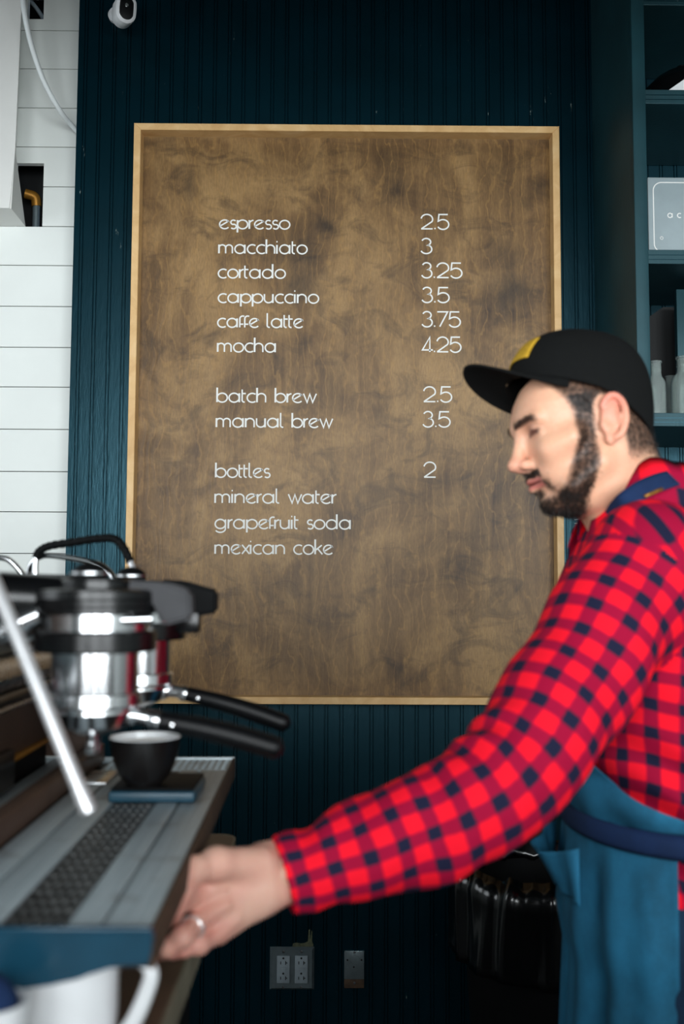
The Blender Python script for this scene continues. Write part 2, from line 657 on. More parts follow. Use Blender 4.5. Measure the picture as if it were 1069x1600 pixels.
# white shiplap to the left, in the same wall, a little behind the dark boards
SHIP_Y = 2.72
hole_a, hole_b = P(42, 255, SHIP_Y), P(66, 354, SHIP_Y)
hx0, hx1, hz1, hz0 = hole_a[0] - 0.03, hole_b[0], hole_a[2], hole_b[2]
h2a, h2b = P(44, -6, SHIP_Y), P(68, 30, SHIP_Y)
bm = bmesh.new()
seams = [P(90, y, SHIP_Y)[2] for y in (-14, 48, 108, 169, 230, 292, 354, 415, 479, 543, 605, 671, 737, 800, 865)]
dz = seams[-2] - seams[-1]
while seams[-1] > 0.12:
    seams.append(seams[-1] - dz)
while seams[0] < CEIL - dz:
    seams.insert(0, seams[0] + dz)
seams = [CEIL] + seams + [0.0]
for a, b in zip(seams[:-1], seams[1:]):
    if a - b < 0.01:
        continue
    spans = [(-2.8, X_EDGE + 0.03)]
    top, bot = a - 0.0012, b + 0.0012
    pieces = []
    for (qx0, qx1, qz0, qz1) in ((hx0, hx1, hz0, hz1), (h2a[0], h2b[0], h2b[2], h2a[2])):
        if top > qz0 and bot < qz1:
            pieces = [(-2.8, qx0, bot, top), (qx1, X_EDGE + 0.03, bot, top)]
            if bot < qz0 - 0.004:
                pieces.append((qx0, qx1, bot, qz0))
            if top > qz1 + 0.004:
                pieces.append((qx0, qx1, qz1, top))
    if not pieces:
        pieces = [(-2.8, X_EDGE + 0.03, bot, top)]
    for px0, px1, pz0, pz1 in pieces:
        add_box(bm, (px0, SHIP_Y, pz0), (px1, SHIP_Y + 0.018, pz1))
wl = bm_obj('wall_left', bm, MT['white_wall'])
structure(wl, 'white painted shiplap boards to the left of the dark teal wall', 'wall')

# dark space behind the boards, open to the holes
bm = bmesh.new()
add_box(bm, (-2.8, SHIP_Y + 0.12, 0), (X_EDGE + 0.1, SHIP_Y + 0.16, CEIL))
structure(bm_obj('trim_1', bm, MT['cabinet']), 'dark cavity backing behind the white shiplap boards', 'wall')

structure(box('floor', (-2.8, -2.8, -0.05), (3.2, 2.9, 0.0), MT['floor']), 'dark concrete floor of the coffee bar', 'floor')
structure(box('ceiling', (-2.8, -2.8, CEIL), (3.2, 2.9, CEIL + 0.06), MT['ceiling']), 'dark ceiling above the coffee bar', 'ceiling')
structure(box('wall_right', (3.2, -2.8, 0), (3.26, 2.9, CEIL), MT['side_wall']), 'plain wall on the right of the coffee bar', 'wall')
# left wall with a side window opening
bm = bmesh.new()
for lo, hi in (((-2.86, -2.8, 0), (-2.8, 2.9, 1.2)), ((-2.86, -2.8, 2.7), (-2.8, 2.9, CEIL)), ((-2.86, -2.8, 1.2), (-2.8, -0.1, 2.7)), ((-2.86, 1.5, 1.2), (-2.8, 2.9, 2.7))):
    add_box(bm, lo, hi)
structure(bm_obj('wall_side', bm, MT['side_wall']), 'side wall with a window opening, left of the photographer', 'wall')
# rear wall: the shop front
bm = bmesh.new()
for lo, hi in (((-2.8, -2.7, 0), (3.2, -2.62, 0.75)), ((-2.8, -2.7, 2.75), (3.2, -2.62, CEIL)), ((-2.8, -2.7, 0.75), (-1.45, -2.62, 2.75))):
    add_box(bm, lo, hi)
structure(bm_obj('wall_rear', bm, MT['side_wall']), 'shop front wall behind the photographer', 'wall')
bm = bmesh.new()
for x in (-1.42, -0.25, 0.9, 2.05, 3.17):
    add_box(bm, (x - 0.035, -2.68, 0.75), (x + 0.035, -2.61, 2.75))
for x in (-0.05, 1.35):  # wide pillars added to break up the window's reflection in the chrome
    add_box(bm, (x - 0.13, -2.70, 0.75), (x + 0.13, -2.60, 2.75))
for z in (0.78, 2.15, 2.72):
    add_box(bm, (-1.45, -2.68, z - 0.03), (3.2, -2.61, z + 0.03))
structure(bm_obj('window_1', bm, MT['cabinet']), 'black framed shop window behind the photographer', 'window')
structure(box('upper_light_block', (-2.8, 0.25, 2.41), (3.2, 0.95, CEIL), MT['ceiling']), 'unseen block added under the ceiling to shade the top of the menu wall', 'light blocker')  # added out of view, blocks window light from the upper wall
structure(box('lower_light_block', (-1.6, -0.75, 0), (2.4, -0.25, 1.16), MT['cabinet']), 'unseen black block added behind the photographer to shade the lower wall', 'wall')  # added out of view, keeps window light off the lower wall

# ------------------------------------------------------------------ menu board
PANEL_Y = 2.632
tl, tr_, bl, br = P(209, 192, 2.59), P(873.5, 197, 2.59), P(196, 870, 2.59), P(600, 1101, 2.59)
bx0, bx1 = (tl[0] + bl[0]) / 2, tr_[0] + 0.001
bz1, bz0 = (tl[2] + tr_[2]) / 2, br[2]
board = empty('menu_board', ((bx0 + bx1) / 2, WALL_Y, bz0), 'large brown stained plywood coffee menu board in a pale pine frame', 'menu board')
FW = 0.0185
box('panel', (bx0 + 0.008, PANEL_Y, bz0 + 0.008), (bx1 - 0.008, WALL_Y - 0.001, bz1 - 0.008), MT['board'], board)
yf, yb = 2.59, WALL_Y - 0.001


def frame_member(pts):
    bm = bmesh.new()
    add_prism(bm, pts, (0, yb - yf, 0))
    es = [e for e in bm.edges if abs(e.verts[0].co.y - yf) < 1e-5 and abs(e.verts[1].co.y - yf) < 1e-5]
    bmesh.ops.bevel(bm, geom=es, offset=0.0012, segments=1, affect='EDGES')
    bm_obj('frame_rail', bm, MT['pine'], board)


X0, X1, Z0, Z1, w = bx0, bx1, bz0, bz1, FW
frame_member([(X0, yf, Z1), (X1, yf, Z1), (X1 - w, yf, Z1 - w), (X0 + w, yf, Z1 - w)])
frame_member([(X0, yf, Z0), (X0 + w, yf, Z0 + w), (X1 - w, yf, Z0 + w), (X1, yf, Z0)])
frame_member([(X0, yf, Z0), (X0, yf, Z1), (X0 + w, yf, Z1 - w), (X0 + w, yf, Z0 + w)])
frame_member([(X1, yf, Z0), (X1 - w, yf, Z0 + w), (X1 - w, yf, Z1 - w), (X1, yf, Z1)])


# ---- lettering: thin round geometric letters drawn with one stroke width
def arc(cx, cy, rx, a0, a1, ry=None, n=None):
    ry = rx if ry is None else ry
    n = n or max(4, int(abs(a1 - a0) / 9))
    return [(cx + rx * math.cos(math.radians(a0 + (a1 - a0) * i / n)), cy + ry * math.sin(math.radians(a0 + (a1 - a0) * i / n))) for i in range(n + 1)]


AS = 1.62
GL = {
    'o': (1.17, [arc(.5, .5, .5, 0, 360)]),
    'c': (0.96, [arc(.5, .5, .5, 52, 308)]),
    'e': (1.06, [[(.04, .30), (.86, .86)] + arc(.5, .5, .5, 42, 318)]),
    'a': (1.28, [arc(.5, .5, .5, 0, 360), [(1, 1), (1, 0)]]),
    'b': (1.17, [arc(.5, .5, .5, 0, 360), [(0, AS), (0, 0)]]),
    'd': (1.28, [arc(.5, .5, .5, 0, 360), [(1, AS), (1, 0)]]),
    'g': (1.28, [arc(.5, .5, .5, 0, 360), [(1, 1), (1, .05)] + arc(.5, 0, .5, 0, -150, .42)]),
    'p': (1.17, [arc(.5, .5, .5, 0, 360), [(0, 1), (0, -.42)]]),
    'h': (1.08, [[(0, AS), (0, 0)], arc(.42, .56, .42, 180, 0) + [(.84, 0)]]),
    'n': (1.08, [[(0, 1), (0, 0)], arc(.42, .56, .42, 180, 0) + [(.84, 0)]]),
    'm': (1.62, [[(0, 1), (0, 0)], arc(.34, .62, .34, 180, 0) + [(.68, 0)], arc(1.02, .62, .34, 180, 0) + [(1.36, 0)]]),
    'u': (1.10, [[(0, 1)] + arc(.42, .44, .42, 180, 360), [(.84, 1), (.84, 0)]]),
    'i': (0.29, [[(0, 1), (0, 0)], [(-.055, 1.36), (.055, 1.36)]]),
    'l': (0.44, [[(0, AS), (0, .24)] + arc(.22, .24, .22, 180, 285)]),
    't': (0.50, [[(0, 1.42), (0, .24)] + arc(.22, .24, .22, 180, 280), [(0.0, .97), (0.36, .97)]]),
    'f': (0.50, [arc(.30, .98, .30, 60, 180) + [(0, 0)], [(0, .36), (.36, .36)]]),
    'r': (0.52, [[(0, 1), (0, 0)], arc(.42, .52, .42, 180, 92, .46)]),
    's': (0.70, [arc(.29, .74, .25, 35, 255, .25) + arc(.31, .26, .27, 75, -145, .26)]),
    'w': (1.36, [[(0, 1), (.36, .02), (.62, .95), (.90, .02), (1.26, 1)]]),
    'x': (0.86, [[(0, 1), (.74, 0)], [(.74, 1), (0, 0)]]),
    'k': (0.84, [[(0, AS), (0, 0)], [(.66, 1), (.06, .46)], [(.24, .62), (.72, 0)]]),
    ' ': (0.72, []),
    '.': (0.30, [[(0, .06), (.13, .06)]]),
    '2': (1.30, [arc(.58, 1.12, .56, 172, -30) + [(.04, .02)], [(.02, .02), (1.14, .02)]]),
    '3': (1.22, [arc(.55, 1.30, .40, 160, -75) + arc(.55, .47, .50, 62, -158)]),
    '4': (1.16, [[(.76, 0), (.76, 1.66), (.02, .22), (1.06, .22)]]),
    '5': (1.26, [[(1.02, 1.68), (.16, 1.68), (.08, .90)] + arc(.55, .53, .56, 132, -152)]),
    '7': (1.12, [[(.02, 1.68), (1.02, 1.68), (.26, 0)]]),
}


def text_strokes(s):
    x, out = 0.0, []
    for ch in s:
        adv, st = GL[ch]
        for pl in st:
            out.append([(x + a, b) for a, b in pl])
        x += adv
    return out


def add_ribbon(bm, pl, hw, y, lift):
    """One stroke of constant width, a hair proud of the panel."""
    n = len(pl)
    closed = math.dist(pl[0], pl[-1]) < 1e-6
    L, R = [], []
    for i in range(n):
        if closed:
            a, b = pl[(i - 1) % (n - 1)], pl[(i + 1) % (n - 1)]
        else:
            a, b = pl[max(i - 1, 0)], pl[min(i + 1, n - 1)]
        p = np.array(pl[i])
        d1 = p - np.array(a) if tuple(a) != tuple(pl[i]) else np.array(b) - p
        d2 = np.array(b) - p if tuple(b) != tuple(pl[i]) else d1
        d1, d2 = d1 / np.linalg.norm(d1), d2 / np.linalg.norm(d2)
        t = d1 + d2
        t = t / max(np.linalg.norm(t), 1e-9)
        nrm = np.array([-t[1], t[0]])
        k = 1 / max(0.45, float(nrm @ np.array([-d1[1], d1[0]])))
        L.append(bm.verts.new((p[0] + nrm[0] * hw * k, y - lift, p[1] + nrm[1] * hw * k)))
        R.append(bm.verts.new((p[0] - nrm[0] * hw * k, y - lift, p[1] - nrm[1] * hw * k)))
    fs = []
    for i in range(n - 1):
        fs.append(bm.faces.new([L[i], L[i + 1], R[i + 1], R[i]]))
    return fs


def menu_text(name, s, px0, px1, pyb, parent, y=PANEL_Y, xh=None, hw=0.00205, digits=False):
    a, b = P(px0, pyb, y), P(px1, pyb, y)
    st = text_strokes(s)
    xs = [p[0] for pl in st for p in pl]
    sx = (b[0] - a[0] - 2 * hw) / (max(xs) - min(xs))
    sy = xh
    bm = bmesh.new()
    for k, pl in enumerate(st):
        q = [(a[0] + hw + (u - min(xs)) * sx, a[2] + hw + v * sy) for u, v in pl]
        add_ribbon(bm, q, hw * (1.18 if len(pl) == 2 and abs(pl[0][0] - pl[1][0]) < .01 else .95), y, 0.0004 + 0.00012 * (k % 3))
    return bm_obj(name, bm, MT['letter'], parent)


XH = 14.3 * PANEL_Y / F_PX
for s, a, b, y in (('espresso', 342, 454, 358.5), ('macchiato', 341, 481, 397), ('cortado', 340, 447, 435.5), ('cappuccino', 340, 499, 474),
                   ('caffe latte', 339, 474, 512.5), ('mocha', 339, 431, 551), ('batch brew', 338, 495.5, 629.5), ('manual brew', 337, 521, 668.5),
                   ('bottles', 336, 423, 747), ('mineral water', 335, 527, 787), ('grapefruit soda', 335, 548, 827), ('mexican coke', 335, 520.5, 866.5)):
    menu_text('menu_entry', s, a, b, y, board, xh=XH)
for s, a, b, y in (('2.5', 657, 702.5, 359), ('3', 657, 676, 397), ('3.25', 658, 723, 435), ('3.5', 658.5, 703, 473.5), ('3.75', 658.5, 720.5, 511.5),
                   ('4.25', 659, 721.5, 551), ('2.5', 661, 707, 629), ('3.5', 660, 704.5, 668), ('2', 661.5, 682, 747)):
    menu_text('price', s, a, b, y, board, xh=XH * 1.0)

# ------------------------------------------------------------------ outlets low on the wall
o2a, o2b = P(422, 1479, WALL_Y), P(491, 1546, WALL_Y)
ox0, ox1, oz1, oz0 = o2a[0], o2b[0], o2a[2], o2b[2]
outlet = empty('power_outlet', ((ox0 + ox1) / 2, WALL_Y, oz0), 'double power outlet with a steel cover plate low on the dark wall', 'power outlet')
bm = bmesh.new()
vs = add_box(bm, (ox0, WALL_Y - 0.007, oz0), (ox1, WALL_Y, oz1))
for v in bm.verts:
    if v.co.y < WALL_Y - 0.004:
        v.co.x += 0.006 if v.co.x < (ox0 + ox1) / 2 else -0.006
        v.co.z += 0.006 if v.co.z < (oz0 + oz1) / 2 else -0.006
bm_obj('cover_plate', bm, MT['outlet_steel'], outlet)
for cx in (443, 471):
    c = P(cx, 1513, WALL_Y)
    rec = box('receptacle', (c[0] - 0.0165, WALL_Y - 0.0095, c[2] - 0.034), (c[0] + 0.0165, WALL_Y - 0.006, c[2] + 0.034), MT['outlet_grey'], outlet, 0.001)
    bm = bmesh.new()
    for dz_ in (0.0215, -0.0165):
        z = c[2] + dz_
        add_lathe(bm, [(0.0026, 0), (0.0026, 0.0004)], (c[0], WALL_Y - 0.0096, z + 0.007), 12, (0, -1, 0))
        add_box(bm, (c[0] - 0.0075, WALL_Y - 0.0100, z - 0.008), (c[0] - 0.0055, WALL_Y - 0.0096, z - 0.001))
        add_box(bm, (c[0] + 0.0052, WALL_Y - 0.0100, z - 0.009), (c[0] + 0.0072, WALL_Y - 0.0096, z))
        add_box(bm, (c[0] + 0.0072, WALL_Y - 0.0100, z - 0.0055), (c[0] + 0.0105, WALL_Y - 0.0096, z - 0.0035))
    bm_obj('slot', bm, MT['hole'], rec)
    bm = bmesh.new()
    add_box(bm, (c[0] - 0.007, WALL_Y - 0.0104, c[2] - 0.002), (c[0] + 0.007, WALL_Y - 0.0094, c[2] + 0.0065), 0.0004)
    bm_obj('test_button', bm, MT['outlet_grey'], rec)
    for zz in (oz1 - 0.010, oz0 + 0.008):
        lathe('screw', [(0.0035, 0), (0.0032, 0.0012), (0.001, 0.0016)], (c[0], WALL_Y - 0.0066, zz), MT['steel'], outlet, 16, (0, -1, 0))
bm = bmesh.new()
sm_ = [(457, 1479), (458, 1474), (464, 1472.5), (470, 1474), (476, 1473), (481, 1471), (482.5, 1452), (484.5, 1452), (485, 1468), (487, 1454), (488, 1454), (488, 1472), (490, 1475), (489, 1479)]
add_prism(bm, [(P(a, b, WALL_Y)[0], WALL_Y - 0.0012, P(a, b, WALL_Y)[2]) for a, b in sm_], (0, 0.0011, 0))
bm_obj('paint_smear', bm, MT['paint_smear'], outlet)
ja, jb = P(538, 1485, WALL_Y), P(569, 1543, WALL_Y)
jbx = empty('junction_box_cover', ((ja[0] + jb[0]) / 2, WALL_Y, jb[2]), 'small narrow steel blanking plate with rusty lower end, right of the double outlet', 'cover plate')
zr = jb[2] + (ja[2] - jb[2]) * 0.24
box('plate', (ja[0], WALL_Y - 0.005, zr), (jb[0], WALL_Y, ja[2]), MT['outlet_steel'], jbx, 0.001)
rp = box('rusty_end', (ja[0], WALL_Y - 0.005, jb[2]), (jb[0], WALL_Y, zr), MT['rust'], jbx, 0.001)
rp['label'] = 'rusty brown lower end of the plate'
for px, py in ((554, 1488), (554, 1536)):
    c = P(px, py, WALL_Y - 0.005)
    lathe('screw', [(0.0035, 0), (0.0032, 0.001), (0.001, 0.0014)], (c[0], WALL_Y - 0.0049, c[2]), MT['steel'], jbx, 14, (0, -1, 0))
for px, py in ((543, 1500), (565, 1500), (553, 1511)):
    c = P(px, py, WALL_Y - 0.005)
    lathe('screw_hole', [(0.0022, 0), (0.0022, 0.0003)], (c[0], WALL_Y - 0.0050, c[2]), MT['hole'], jbx, 12, (0, -1, 0))
bm = bmesh.new()
c = P(555, 1500, WALL_Y - 0.005)
add_tube(bm, [(c[0] + 0.0115 * math.cos(i * math.pi / 12), WALL_Y - 0.0051, c[2] + 0.0115 * math.sin(i * math.pi / 12)) for i in range(25)], 0.0004, 6)
bm_obj('knockout_ring', bm, MT['outlet_steel'], jbx)

# ------------------------------------------------------------------ security camera at the top of the wall
c = P(196, 15, 2.52)
scam = empty('security_camera', (c[0] - 0.02, WALL_Y, c[2]), 'small white security camera with a black oval face, high on the dark wall', 'security camera')
ax = np.array([0.42, -0.88, -0.22])
ax /= np.linalg.norm(ax)


def stadium_loft(name, prof, ctr, axis, mat, parent, segs=48, stretch=0.55):
    """prof: [(r, h)] with a stadium section, tall along Z."""
    axv = Vector(axis).normalized()
    x = Vector((0, 0, 1)).cross(axv).normalized()
    z = axv.cross(x)
    bm = bmesh.new()
    rings = []
    for r, h in prof:
        ring = []
        for i in range(segs):
            a = 2 * math.pi * i / segs
            sy = math.sin(a)
            ring.append(bm.verts.new(Vector(ctr) + axv * h + x * (math.cos(a) * r) + z * (sy * r + math.copysign(stretch * min(r, 0.019), sy) * min(1, abs(sy) * 4))))
        rings.append(ring)
    for k in range(len(rings) - 1):
        for i in range(segs):
            j = (i + 1) % segs
            bm.faces.new([rings[k][i], rings[k][j], rings[k + 1][j], rings[k + 1][i]])
    bm.faces.new(rings[0][::-1])
    bm.faces.new(rings[-1])
    return bm_obj(name, bm, mat, parent, auto=40)


stadium_loft('housing', [(0.012, -0.055), (0.022, -0.052), (0.0265, -0.04), (0.0275, 0), (0.0265, 0.012), (0.022, 0.016), (0.019, 0.0165), (0.0185, 0.012)], c, ax, MT['cam_white'], scam)
lens = stadium_loft('lens_face', [(0.0185, 0.0), (0.0185, 0.0135), (0.010, 0.0145)], c, ax, MT['black'], scam)
p = c + ax * 0.0146 + np.array([0, 0, 0.008])
lathe('lens', [(0.006, 0), (0.005, 0.0015), (0.002, 0.0022)], p, MT['glass'], lens, 20, tuple(ax))
b = P(174, 14, 2.60)
lathe('wall_mount', [(0.004, 0), (0.016, 0.001), (0.021, 0.012), (0.021, 0.024), (0.014, 0.036)], (b[0] + 0.006, WALL_Y - 0.001, b[2]), MT['cam_white'], scam, 28, (0, -1, 0))
tube('mount_arm', [(b[0] + 0.006, WALL_Y - 0.03, b[2]), tuple(c - ax * 0.045)], 0.008, MT['cam_white'], scam)

# ------------------------------------------------------------------ boxed duct, hose and pipes at the upper left
BOX_Y = 2.59
fr_ = [P(39, -30, BOX_Y), P(23.5, 235, BOX_Y), P(17, 325, BOX_Y)]
bk_ = [P(39.5, -30, SHIP_Y), P(25, 241, SHIP_Y), P(40, 354, SHIP_Y)]
bm = bmesh.new()
YB_ = SHIP_Y - 0.0005
ztop = CEIL - 0.001
F_ = [bm.verts.new((fr_[0][0], BOX_Y, ztop))] + [bm.verts.new((p[0], BOX_Y, p[2])) for p in fr_[1:]] + [bm.verts.new((-2.0, BOX_Y, fr_[2][2])), bm.verts.new((-2.0, BOX_Y, ztop))]
B_ = [bm.verts.new((bk_[0][0], YB_, ztop))] + [bm.verts.new((p[0], YB_, p[2])) for p in bk_[1:]] + [bm.verts.new((-2.0, YB_, bk_[2][2])), bm.verts.new((-2.0, YB_, ztop))]
bm.faces.new(F_)
bm.faces.new(B_[::-1])
for a in range(5):
    b = (a + 1) % 5
    bm.faces.new([F_[a], B_[a], B_[b], F_[b]])
bmesh.ops.bevel(bm, geom=[e for e in bm.edges if e.verts[0] in F_[:3] and e.verts[1] in F_[:3]], offset=0.004, segments=2, affect='EDGES')
duct = bm_obj('boxed_duct', bm, MT['white_plaster'], auto=40)
tag(duct, 'white painted boxed-in duct coming down the shiplap wall in the upper left corner', 'duct cover')

hp = [P(34, -40, 2.50), P(37, 10, 2.50), P(44, 50, 2.52), P(55, 90, 2.55), P(70, 130, 2.58), P(92, 170, 2.62), P(112, 196, 2.68), P(132, 216, 2.705)]
hose = tube('hose', smooth_path(hp, 50), 0.0068, MT['hose'], segs=14)
tag(hose, 'white hose curving down past the boxed duct to the edge of the dark wall', 'hose')

pa = P(56, 300, SHIP_Y + 0.06)
pipe = empty('pipe', (pa[0], SHIP_Y + 0.07, hz0 - 0.2), 'grey pipe with brass elbow inside the rectangular hole in the shiplap', 'pipe')
tube('riser', [(pa[0], SHIP_Y + 0.07, hz0 - 0.2), (pa[0], SHIP_Y + 0.07, hz0 + 0.085)], 0.011, MT['outlet_steel'], pipe)
tube('elbow', smooth_path([(pa[0], SHIP_Y + 0.07, hz0 + 0.085), (pa[0] - 0.004, SHIP_Y + 0.066, hz0 + 0.11), (pa[0] - 0.03, SHIP_Y + 0.06, hz0 + 0.118)], 12), 0.014, MT['brass'], pipe)
pb = P(55, 12, SHIP_Y + 0.05)
pp = tube('cable', smooth_path([(pb[0] - 0.05, SHIP_Y + 0.03, pb[2] + 0.05), (pb[0], SHIP_Y + 0.035, pb[2]), (pb[0] + 0.03, SHIP_Y + 0.06, pb[2] - 0.04)], 12), 0.006, MT['outlet_grey'])
tag(pp, 'grey cable in the small hole at the top of the shiplap', 'cable')

# ------------------------------------------------------------------ bookshelf on the right
SF = 2.30
sx0 = P(986.5, 200, SF)[0]
pw = 0.0300
SHX1 = 1.75
shelf = empty('bookshelf', (sx0, WALL_Y, 0), 'tall teal painted open shelf unit standing against the wall behind the man', 'shelf unit')
box('side_panel', (sx0, SF + 0.001, 0.0), (sx0 + 0.022, WALL_Y - 0.001, CEIL - 0.03), MT['teal_shelf'], shelf)
box('post', (sx0 - 0.001, SF - 0.018, 0.0), (sx0 + pw, SF, CEIL - 0.03), MT['teal_shelf'], shelf, 0.0015)
box('post', (SHX1, SF - 0.018, 0.0), (SHX1 + pw, SF, CEIL - 0.03), MT['teal_shelf'], shelf, 0.0015)
box('side_panel', (SHX1 + 0.008, SF + 0.001, 0.0), (SHX1 + pw, WALL_Y - 0.001, CEIL - 0.03), MT['teal_shelf'], shelf)
SH = {}
for nm, yt, yb_ in (('top', -14, 8), ('kettle', 140, 162), ('carton', 390, 412), ('bottles', 645, 666), ('low', 980, 1001)):
    zt, zb_ = P(1030, yt, SF)[2], P(1030, yb_, SF)[2]
    SH[nm] = zt
    bm = bmesh.new()
    add_box(bm, (sx0 + 0.0225, SF, zb_), (SHX1 + 0.0075, WALL_Y - 0.002, zt), 0.001)
    # plywood edge: three shallow grooves
    bm_obj('shelf_board', bm, MT['teal_shelf'], shelf)
    bm = bmesh.new()
    for q in (0.30, 0.62):
        zz = zb_ + (zt - zb_) * q
        add_box(bm, (sx0 + 0.031, SF - 0.0006, zz - 0.0008), (SHX1, SF + 0.0002, zz + 0.0008))
    bm_obj('edge_ply_line', bm, MT['teal'], shelf)

# black kettle and the white card on the upper shelf
zt = SH['kettle']
kc = P(1058, 75, 2.47)
kx = 0.888
kettle = empty('kettle', (kx, 2.47, zt), 'glossy black round-bodied kettle on the upper shelf, cut off by the right edge', 'kettle')
lathe('body', [(0.055, 0.0005), (0.075, 0.004), (0.088, 0.03), (0.092, 0.07), (0.084, 0.115), (0.062, 0.15), (0.05, 0.158)], (kx, 2.47, zt), MT['black'], kettle, 48)
lathe('lid', [(0.052, 0.157), (0.045, 0.168), (0.02, 0.175), (0.008, 0.178), (0.012, 0.19), (0.011, 0.2), (0.003, 0.203)], (kx, 2.47, zt), MT['black'], kettle, 36)
tube('spout', smooth_path([(kx - 0.075, 2.46, zt + 0.03), (kx - 0.108, 2.455, zt + 0.05), (kx - 0.112, 2.45, zt + 0.11), (kx - 0.128, 2.445, zt + 0.15)], 20), 0.008, MT['black'], kettle)
tube('handle', smooth_path([(kx + 0.07, 2.48, zt + 0.14), (kx + 0.13, 2.49, zt + 0.15), (kx + 0.14, 2.49, zt + 0.09), (kx + 0.088, 2.48, zt + 0.05)], 20), 0.009, MT['black'], kettle)
kettle.scale = (1.15, 1.15, 0.74)
ca, cb = P(1046, 140, 2.335), P(1069, 124, 2.335)
bm = bmesh.new()
add_prism(bm, [(ca[0], 2.335, zt + 0.0008), (ca[0] + 0.14, 2.335, zt + 0.0008), (ca[0] + 0.14, 2.335, cb[2] + 0.07), (cb[0], 2.335, cb[2]), (ca[0], 2.335, ca[2])], (0, 0.02, 0))
card = bm_obj('folded_card', bm, MT['porcelain'])
tag(card, 'white folded card lying in front of the black kettle on the upper shelf', 'card')

# grey scale carton with a rounded outline and lettering
a, b = P(1012, 277, 2.345), P(1012, 389, 2.345)
zt = SH['carton']
cx0, cw, ch = a[0], 0.215, a[2] - zt
carton = empty('carton', (cx0 + cw / 2, 2.4, zt), 'light grey product carton with white rounded outline on the second shelf', 'box')
box('lid', (cx0, 2.345, zt + 0.0005), (cx0 + cw, 2.50, zt + ch), MT['grey_box'], carton, 0.0015)
bm = bmesh.new()
m_ = 0.013
rx0, rx1, rz0, rz1, rr_ = cx0 + m_, cx0 + cw - m_, zt + 0.010, zt + ch - 0.013, 0.020
rr_pts = []
for (qx, qz, a0) in ((rx1 - rr_, rz1 - rr_, 0), (rx0 + rr_, rz1 - rr_, 90), (rx0 + rr_, rz0 + rr_, 180), (rx1 - rr_, rz0 + rr_, 270)):
    rr_pts += arc(qx, qz, rr_, a0, a0 + 90, n=8)
rr_pts.append(rr_pts[0])
add_ribbon(bm, rr_pts, 0.0012, 2.345, 0.0006)
bm_obj('outline', bm, MT['letter'], carton)
bm = bmesh.new()
xx = P(1043, 340, 2.345)
px = xx[0] + 0.001
for ch_ in 'acaia':
    adv, st = GL[ch_]
    for k, pl in enumerate(st):
        add_ribbon(bm, [(px + u * 0.0105, xx[2] + v * 0.0105) for u, v in pl], 0.0012, 2.345, 0.0006 + 0.0002 * k)
    px += (adv + 0.95) * 0.0105
bm_obj('lettering', bm, MT['letter'], carton)
bm = bmesh.new()
xx = P(1034, 372, 2.345)
add_ribbon(bm, arc(xx[0], xx[2], 0.0035, 0, 360), 0.0006, 2.345, 0.0006)
add_ribbon(bm, [(xx[0], xx[2] + 0.001), (xx[0], xx[2] + 0.0048)], 0.0006, 2.345, 0.0006)
bm_obj('symbol', bm, MT['letter'], carton)

# grey panel and flat black slab on the bottle shelf
zt = SH['bottles']
a, b = P(1057, 452, 2.42), P(1057, 600, 2.42)
pnl = box('leaning_panel', (a[0], 2.42, zt + 0.0005), (a[0] + 0.2, 2.44, a[2]), MT['teal_shelf'], None, 0.001)
tag(pnl, 'flat grey-teal board standing behind the glass bottles', 'board')
a = P(1029, 462, 2.56)
bm = bmesh.new()
x_l = P(1013, 496, 2.56)
zk = 2.055
add_prism(bm, [(x_l[0], 2.56, zt + 0.0005), (a[0] + 0.16, 2.56, zt + 0.0005), (a[0] + 0.16, 2.56, zk), (a[0] + 0.012, 2.56, zk), (a[0], 2.56, zk - .008), (x_l[0], 2.56, x_l[2])], (0, 0.07, 0))
bk = bm_obj('black_slab', bm, MT['cabinet'])
tag(bk, 'flat black slab with a slanted corner at the back of the bottle shelf', 'box')


def make_bottle(px, py_top, py_bot, d, rad, label, first=None, tall=1.0):
    c = P(px, py_bot, d)
    h = P(px, py_top, d)[2] - zt
    if first is not None:
        r = first.copy()
        COL.objects.link(r)
        r.location = (c[0], d, zt)
        for ch in first.children:
            q = ch.copy()
            COL.objects.link(q)
            q.parent = r
        tag(r, label, 'bottle', 'glass bottles on the shelf')
        r.scale = (rad / 0.0235, rad / 0.0235, h / BH)
        return r
    r = empty('glass_bottle', (c[0], d, zt), label, 'bottle', 'glass bottles on the shelf')
    prof_o = [(0.018, 0.0006), (rad, 0.004), (rad, h * 0.60), (rad * 0.9, h * 0.67), (rad * 0.62, h * 0.74), (rad * 0.56, h * 0.80), (rad * 0.56, h * 0.965), (rad * 0.64, h * 0.97), (rad * 0.64, h)]
    prof_i = [(rad * 0.48, h), (rad * 0.46, h * 0.80), (rad * 0.54, h * 0.74), (rad * 0.84, h * 0.65), (rad - 0.002, h * 0.58), (rad - 0.002, 0.008), (0.002, 0.006)]
    lathe('bottle_body', prof_o + prof_i, (c[0], d, zt), MT['glass'], r, 40, auto=35)
    bm = bmesh.new()
    for zz in (0.84, 0.89):
        add_tube(bm, [(c[0] + rad * 0.585 * math.cos(i * math.pi / 16), d + rad * 0.585 * math.sin(i * math.pi / 16), zt + h * zz) for i in range(33)], 0.0009, 6)
    bm_obj('neck_thread', bm, MT['glass'], r, auto=50)
    return r


c_ = P(1026, 643, 2.40)
BH = P(1026, 565, 2.40)[2] - zt
b1 = make_bottle(1026, 565, 643, 2.40, 0.0235, 'smaller clear glass bottle at the left end of the shelf, beside the cap')
make_bottle(1072, 558, 643, 2.385, 0.034, 'wider clear glass bottle cut off by the right edge of the photo', b1)
make_bottle(1049, 588, 640, 2.50, 0.022, 'short clear bottle standing behind and between the other two', b1)

